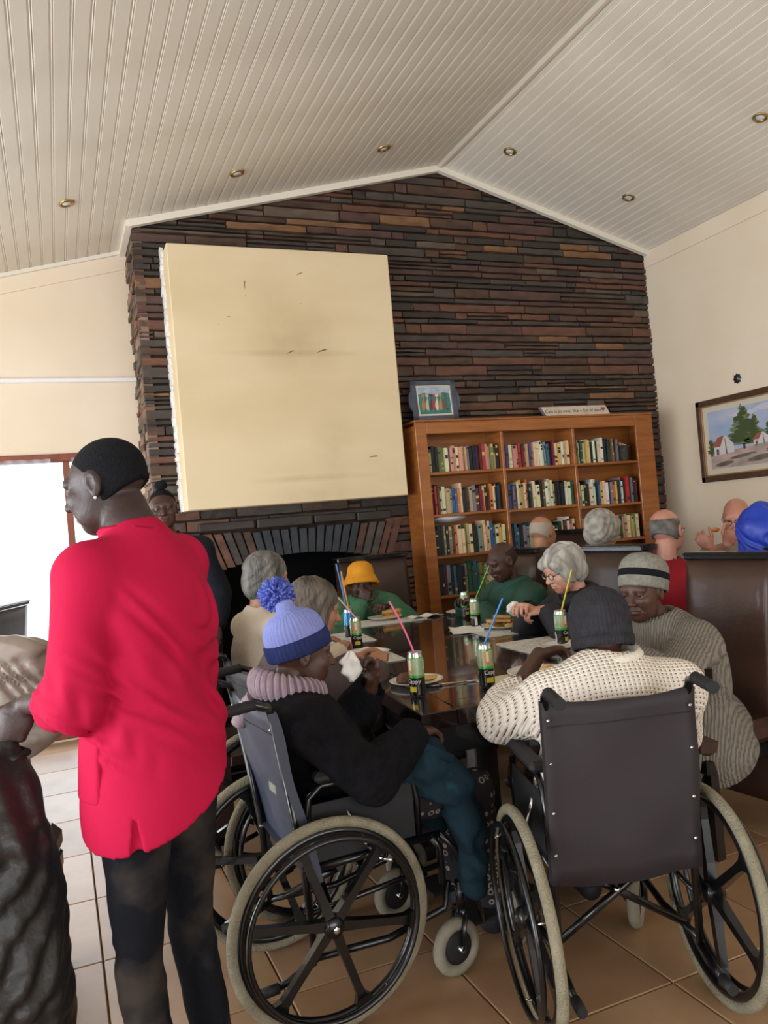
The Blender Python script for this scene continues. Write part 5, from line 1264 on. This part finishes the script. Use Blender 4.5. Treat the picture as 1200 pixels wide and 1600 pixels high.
# scarf: thick ribbed roll round the neck with an end over the back
scM=knit('pink_grey_rib','a3939a','6f5f68',(1,1,1),26); 
def scarf(p):
    nb=p['nb']; c=p['c']; mb=MB(); n=60; pts=[]
    for i in range(n):
        a=2*PI*i/n; pts.append(nb+A(.088*math.cos(a),.02+.098*math.sin(a),.038-.035*math.sin(a)))
    SCA=mat('pink_grey_wool','a5939c',.95,c2='94838c',scale=40,bump=.4,bscale=140); SCB=mat('mauve_furrow_shade','75646e',.95); base=len(mb.v); seg=160; prof=14  # second, darker wool colour paints the shade between the ribs
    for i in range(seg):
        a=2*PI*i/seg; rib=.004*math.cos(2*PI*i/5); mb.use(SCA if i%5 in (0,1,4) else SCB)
        cc=nb+A(.080*math.cos(a),.018+.096*math.sin(a),.040-.030*math.sin(a)); out=A(math.cos(a),math.sin(a),0)
        for k in range(prof):
            b_=2*PI*k/prof; mb.v.append(tuple(cc+out*(.030+rib)*math.cos(b_)+A(0,0,1)*(.048+rib)*math.sin(b_)))
    for i in range(seg):
        i2=(i+1)%seg
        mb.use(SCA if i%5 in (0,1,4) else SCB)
        for k in range(prof): k2=(k+1)%prof; mb.face((base+i*prof+k,base+i2*prof+k,base+i2*prof+k2,base+i*prof+k2),True)
    # tail along the left shoulder and down behind
    path=[nb+A(-.05,-.08,.02),nb+A(-.10,-.10,-.02),nb+A(-.14,-.115,-.08)]
    P2=[]; 
    for i in range(len(path)-1):
        for u in range(8): P2.append(path[i]*(1-u/8)+path[i+1]*(u/8))
    mb.use(SCA); mb.tube([tuple(q) for q in P2],[.026+.002*(i%2) for i in range(len(P2))],12)
    return mb.build('scarf',None,p['t'])
scarf(p)
# lap: dark ring-print skirt + teal denim jacket hanging from the lap
o=p['L']; W=lambda x,y,z: A(x,y,z)
M_teal=mat('teal_denim','182e39',.85,c2='13262f',scale=9,bump=.4,bscale=50,c3='1f404b')
tj=thing('folded_jacket','teal denim jacket hanging over the lap of the person in the pompom hat','jacket',(1.0,2.42,.0),0)
G=Field(A(-.26,-.22,.12),A(.24,.24,.80),.010)
G.chain([(-.12,-.02,.66),(.02,-.06,.67),(.12,-.09,.60)],[.07,.085,.07],.04); G.chain([(.12,-.09,.60),(.15,-.11,.45),(.155,-.12,.28)],[.065,.055,.05],.03); G.chain([(.02,.0,.67),(.10,.06,.60),(.12,.08,.42)],[.07,.06,.05],.03)
G.ell((0,.08,.60),(.12,.08,.05),k=.05); G.crease((.12,-.1,.45),.2,(.7,.7,.1),5,.010); G.crease((0,-.05,.68),.18,(.6,.3,.8),6,.008); G.fold(.006,34,4); G.plane((0,0,.20),(.15,0,-1)); G.mesh('jacket_cloth',M_teal,tj)
MB().tube([(-.05,-.13,.71),(.02,-.135,.735),(.10,-.16,.69)],[.016,.02,.014],10,flat=.5).build('sleeve_cuff',M_teal,tj)
# napkin in hand
nk=blob('napkin',(.030,.014,.048),M_paper,None,(.872,2.50,.985),20,.34,5); tag(nk,'crumpled white napkin held to the mouth by the person in the pompom hat','napkin')

# 6 orange hat person
M_gfl=mat('sage_fleece','4d7a5c',.95,c2='426c50',scale=8,bump=.6,bscale=70)
p=person('person in an orange bucket hat and green fleece eating at the table end',(2.07,5.36),198,.57,(1.915,5.13,1.055),hyaw=0,hpitch=-14,sk=DARK,h=.012,fh=.0055,s=1.0,hands=((1.975,4.86,.90),(1.875,5.03,.925)),old=1,
 cloth=M_gfl,bulk=1.2,off=.03,hcurl=(1.0,1.15),hdir=(((.5,.8,.25),(.2,0,-1),(1,-.3,0)),((-.35,-.1,.9),(-.3,-.9,0),(-.9,.2,-.2))),poles=((-1,-.2,-.9),(1,-.2,-.9)),neckoff=(0,-.06,-.15),ears=False)
orM=mat('orange_fleece','dd9a34',.95,c2='cf8a28',scale=9,bump=.4,bscale=80)
lathe_hat(p,[(.108,-.045),(.125,-.060),(.130,-.055),(.118,-.02),(.098,.02),(.094,.05),(.084,.085),(.055,.108),(0,.115)],orM,'bucket_hat',(.50,0),off=(0,-.025,.032),wr=.018,seed=4,sy=1.12)
collar(p,M_gfl,.062,.07,.035,'collar',thick=.02); 

# 7 man in the green jacket
M_gj=mat('bottle_green_jacket','1d4a3c',.7,c2='18402f',scale=6,bump=.25,bscale=30)
p=person('bald person in a bottle green jacket looking down at the far right of the table',(2.62,4.36),-92,.57,(2.535,4.28,1.15),hyaw=-5,hpitch=-22,sk=DARK,h=.012,fh=.0055,old=1,hands=((2.33,4.22,.90),(2.35,4.48,.90)),cloth=M_gj,bulk=1.15,off=.028,
 neckoff=(0,-.075,-.16),poles=((-.9,-.3,-1),(.9,-.3,-1)))
collar(p,M_gj,.064,.082,.05,'jacket_collar',thick=.014,open_=1); collar(p,mat('grey_shirt','6b6a70',.8),.055,.060,.045,'shirt_collar',thick=.006,open_=1)
hairmesh(p,'fringe',mat('stubble_grey','3a2d28',.9,bump=.5,bscale=200),h=.007)

# 8 white-haired woman
M_blk=mat('black_quilted_jacket','17181c',.7,c2='1e1f25',scale=6,bump=.35,bscale=30)
p=person('white-haired person in glasses and a black jacket holding a napkin at the right side',(2.70,3.50),-90,.57,(2.405,3.45,1.135),hyaw=2,hpitch=-20,sk=PALE,h=.012,fh=.005,old=1,hands=((2.22,3.36,.955),(2.19,3.46,.955)),cloth=M_blk,bulk=1.15,off=.028,
 hcurl=(.7,.7),hdir=(((.6,.7,-.1),(.3,0,-.8),(.2,.3,1)),((-.4,.7,.3),(0,0,-1),(-.3,.6,.6))),neckoff=(0,-.085,-.155),poles=((-.9,-.3,-1),(.9,-.2,-1)))
hairmesh(p,'wavy',M_sil,h=.0045); glasses(p,r=.019); collar(p,M_blk,.062,.082,.05,'jacket_collar',thick=.016,open_=1); collar(p,mat('cream_blouse','cfc6a6',.8),.054,.060,.05,'blouse_collar',thick=.006,open_=1)
nk=blob('napkin',(.034,.012,.036),M_paper,None,(2.10,3.46,.965),20,.34,6); tag(nk,'folded white napkin in the fingers of the white-haired person in glasses','napkin')

# 9 striped grey beanie
M_gk=knit('grey_cable_knit','8b857b','5f5a52',(1,1,.25),14,dist=2.5)
M_gk=knit('grey_cable_rib','8a847a','6b665d',(1,.6,.12),46,dist=3.5,bump=.9)
p=person('person in a grey beanie with a black stripe and a grey cable-knit cardigan',(2.40,2.66),-88,.56,(2.165,2.575,1.085),hyaw=-24,hpitch=-8,sk=DARK2,h=.010,fh=.0045,old=1,hands=((1.93,2.46,.90),(2.04,2.80,.88)),cloth=M_gk,bulk=1.05,off=.034,
 neckoff=(0,-.085,-.155),poles=((-.9,.1,-.8),(.9,-.2,-1)),hem=.24,trous=mat('maroon_skirt','5a1f2c',.8),belly=.02,chestback=.06)
bm=mat('marl_grey_wool','8c8a80',.95,c2='77756c',scale=60,bump=.4,bscale=150); bk2=mat('black_wool','16171b',.95,bump=.4,bscale=150)
pr9=[(.086,-.022),(.091,-.027),(.095,-.02),(.097,.005),(.0975,.018)]; tl=(.42,0)
lathe_hat(p,pr9,bm,'hat_brim',tl,off=(0,-.022,.030),wr=.004,sy=1.20); lathe_hat(p,[(.0975,.018),(.0985,.020),(.098,.045),(.097,.047)],bk2,'hat_stripe',tl,off=(0,-.022,.030),wr=.004,sy=1.20)
lathe_hat(p,[(.097,.046),(.096,.06),(.091,.080),(.080,.100),(.062,.115),(.035,.125),(0,.128)],bm,'hat_crown',tl,off=(0,-.022,.030),wr=.010,seed=6,sy=1.20)
collar(p,M_gk,.060,.066,.04,'cardigan_collar',thick=.016)

# 10 crochet sweater person
p=person('person in a white crochet sweater and charcoal beanie, in the right wheelchair',(1.475,2.03),16,.57,(1.548,2.055,1.055),hyaw=8,hpitch=-12,sk=DARK2,h=.009,fh=.006,hands=((1.475,2.30,.965),(1.82,2.26,.86)),cloth=M_crochet,bulk=1.10,off=.034,
 hcurl=(.6,.4),hdir=(((1,.25,.05),(0,-.3,-1),(.2,1,0)),None),neckoff=(0,-.085,-.130),poles=((-.8,-.5,-1.0),(.35,-.5,-1)),hem=.12,chestback=.02,sleeve=(.45,.6),foldamp=.004,foldfr=22,trous=mat('brown_skirt','4a352b',.9,c2='6b4a30',scale=20),shw=.185,eye=False)
chM=mat('charcoal_wool','2e2d31',.95,c2='37363b',scale=40,bump=.6,bscale=120)
lathe_hat(p,[(.082,-.072),(.088,-.074),(.091,-.066),(.094,-.035),(.097,-.005),(.097,.025),(.092,.052),(.081,.078),(.062,.100),(.040,.113),(.018,.120),(0,.122)],chM,'beanie',(-.05,0),ribs=46,amp=.0011,off=(0,-.020,.022),wr=.008,seed=2,sy=1.14,seg=230)
lathe_hat(p,[(.090,-.076),(.0935,-.076),(.0965,-.06),(.0965,-.044),(.093,-.042)],chM,'beanie_band',(-.05,0),ribs=56,amp=.0014,off=(0,-.020,.022),sy=1.14)
collar(p,mat('white_rib_wool','ded6c8',.95,bump=.5,bscale=100),.066,.080,.040,'sweater_collar',thick=.012,off=(0,.02,.035))

# 11..15 people at the back table
p=person('bald person with grey fringe seen from behind, farthest left at the back table',(3.18,4.74),80,.57,(3.15,4.72,1.29),hyaw=-12,hpitch=-8,sk=TANS,h=.016,fh=.008,cloth=mat('beige_shirt','b5a68d',.85),eye=False,neckoff=(0,-.04,-.17))
hairmesh(p,'fringe',mat('white_stubble','ac9f90',.9,bump=.4),h=.007)
p=person('grey-haired person seen from behind at the back table, beside the bald one',(3.16,4.02),80,.57,(3.115,4.02,1.290),hyaw=-15,hpitch=-10,sk=PALE,h=.016,fh=.008,cloth=mat('dark_blue_cardigan','232a3a',.85),eye=False,neckoff=(0,-.04,-.17))
hairmesh(p,'wavy',mat('pepper_grey_hair','a7a39a',.7,c2='7b776e',scale=22,bump=.6),h=.007)
p=person('balding person in a red polo shirt seen from behind at the back table',(3.12,3.40),70,.57,(3.065,3.405,1.275),hyaw=-8,hpitch=-4,sk=PINK,h=.013,fh=.006,s=1.05,cloth=mat('red_polo','8f1c26',.8,c2='821822',scale=6),eye=False,neckoff=(0,-.035,-.175),bulk=1.1,hands=((3.5,3.65,.86),(3.5,3.3,.86)))
hairmesh(p,'fringe',mat('grey_fringe','4e4b48',.8,c2='75706a',scale=20,bump=.4),h=.0055); glasses(p); collar(p,mat('red_polo','8f1c26',.8),.062,.068,.02,'polo_collar',thick=.01)
M_ck=mat('beige_check_shirt','9a9080',.85,c2='7d7466',scale=16)
p=person('bald person in glasses and a beige shirt facing the camera by the right wall',(4.22,3.98),-125,.57,(4.13,3.93,1.29),hyaw=4,hpitch=-18,sk=PINK,h=.014,fh=.006,s=1.05,old=1,hands=((3.80,3.85,1.12),(3.79,3.70,1.14)),cloth=M_ck,bulk=1.1,neckoff=(0,-.05,-.175),hcurl=(.9,.9),jaw=1.1,
 hdir=(((.5,.3,.8),(.4,-.8,.3),(0,-.5,.5)),((-.5,.3,.8),(-.4,-.8,.3),(0,-.5,.5))),sleeve=(.5,.5),poles=((-1,.2,-1),(1,.2,-1)))
glasses(p,mat('dark_spectacles','251d1d',.3)); collar(p,M_ck,.062,.068,.03,'shirt_collar',thick=.01)
fd=blob('biscuit',(.030,.018,.014),M_fry,None,(3.76,3.75,1.235),12,.1,8); tag(fd,'brown biscuit held up in both hands by the bald person in glasses','food')
p=person('person in a bright blue hooded jacket at the right edge, facing the back table',(3.36,2.92),85,.57,(3.32,2.965,1.235),hyaw=0,hpitch=-8,sk=TANS,h=.014,fh=.008,cloth=mat('royal_blue_nylon','1a3bb0',.45,c2='16339c',scale=5,bump=.3,bscale=14),eye=False,neckoff=(0,-.05,-.17))
c=p['c']; G=Field(c-A(.2,.22,.3),c+A(.2,.22,.22),.007); G.ell(c+A(0,-.03,.02),A(.125,.14,.14)); G.ell(c+A(0,-.05,-.11),A(.115,.11,.10),k=.05); G.ell(c+A(0,.13,-.01),A(.09,.10,.12),k=.02,op='s'); G.crease(c+A(0,-.1,0),.2,(.5,.2,1),6,.006); G.crease(c+A(.08,-.08,.05),.15,(1,.3,.5),5,.006,2); G.fold(.003,40,3)
G.mesh('hood',mat('royal_blue_nylon','1a3bb0'),p['t'])

# glossy black bag held by the carer and crinkled plastic over the left chair
M_bag=mat('glossy_black_plastic','131416',.5,c2='1d1b1b',scale=4,bump=.6,bscale=22,coat=.1)
bg=thing('plastic_bag','large glossy black plastic bag hanging from the hand of the carer in red','bag',(-.11,1.98,0),0)
G=Field(A(-.60,-.35,.12),A(.30,.35,1.12),.011)
G.chain([(-.03,.08,1.00),(-.04,.05,.93),(-.08,.03,.85)],[.028,.05,.10],.04); G.ell((-.13,.02,.66),(.20,.14,.30),k=.10); G.ell((-.20,.0,.42),(.27,.17,.26),k=.10); G.ell((-.30,-.0,.30),(.22,.14,.14),k=.06)
G.crease((-.06,0,.9),.25,(1,.3,.05),6,.006); G.crease((-.12,-.1,.68),.36,(1,.25,.12),12,.006,2); G.crease((-.2,-.05,.42),.36,(1,.3,.2),12,.007,5); G.crease((-.05,-.1,.5),.25,(.8,.2,-.6),8,.004,3); G.fold(.0022,60,8); G.mesh('bag_body',M_bag,bg)
MB().tube([(-.05,.08,.99),(-.02,.10,1.00),(.01,.07,.99),(-.02,.04,.985),(-.05,.06,.99)],.010,8).build('knot',M_bag,bg)

pl=thing('plastic_sheet','crumpled translucent grey sheet draped over the dark chair at the left edge','cover',(-.27,2.66,.95),-math.radians(8))
G=Field(A(-.36,-.2,-.12),A(.36,.2,.36),.009); G.ell((0,-.14,.10),(.28,.05,.17)); G.ell((0,-.10,.22),(.27,.11,.05),k=.05); G.ell((.16,-.12,.05),(.11,.06,.14),k=.05)
G.crease((-.1,-.1,.1),.25,(.6,.2,1),9,.012); G.crease((.12,-.1,.12),.2,(1,.3,.5),8,.012,3); G.fold(.006,45,5); G.mesh('sheet_cloth',mat('grey_plastic_sheet','a39a90',.4,c2='8a8077',scale=7,bump=.5,bscale=18),pl)
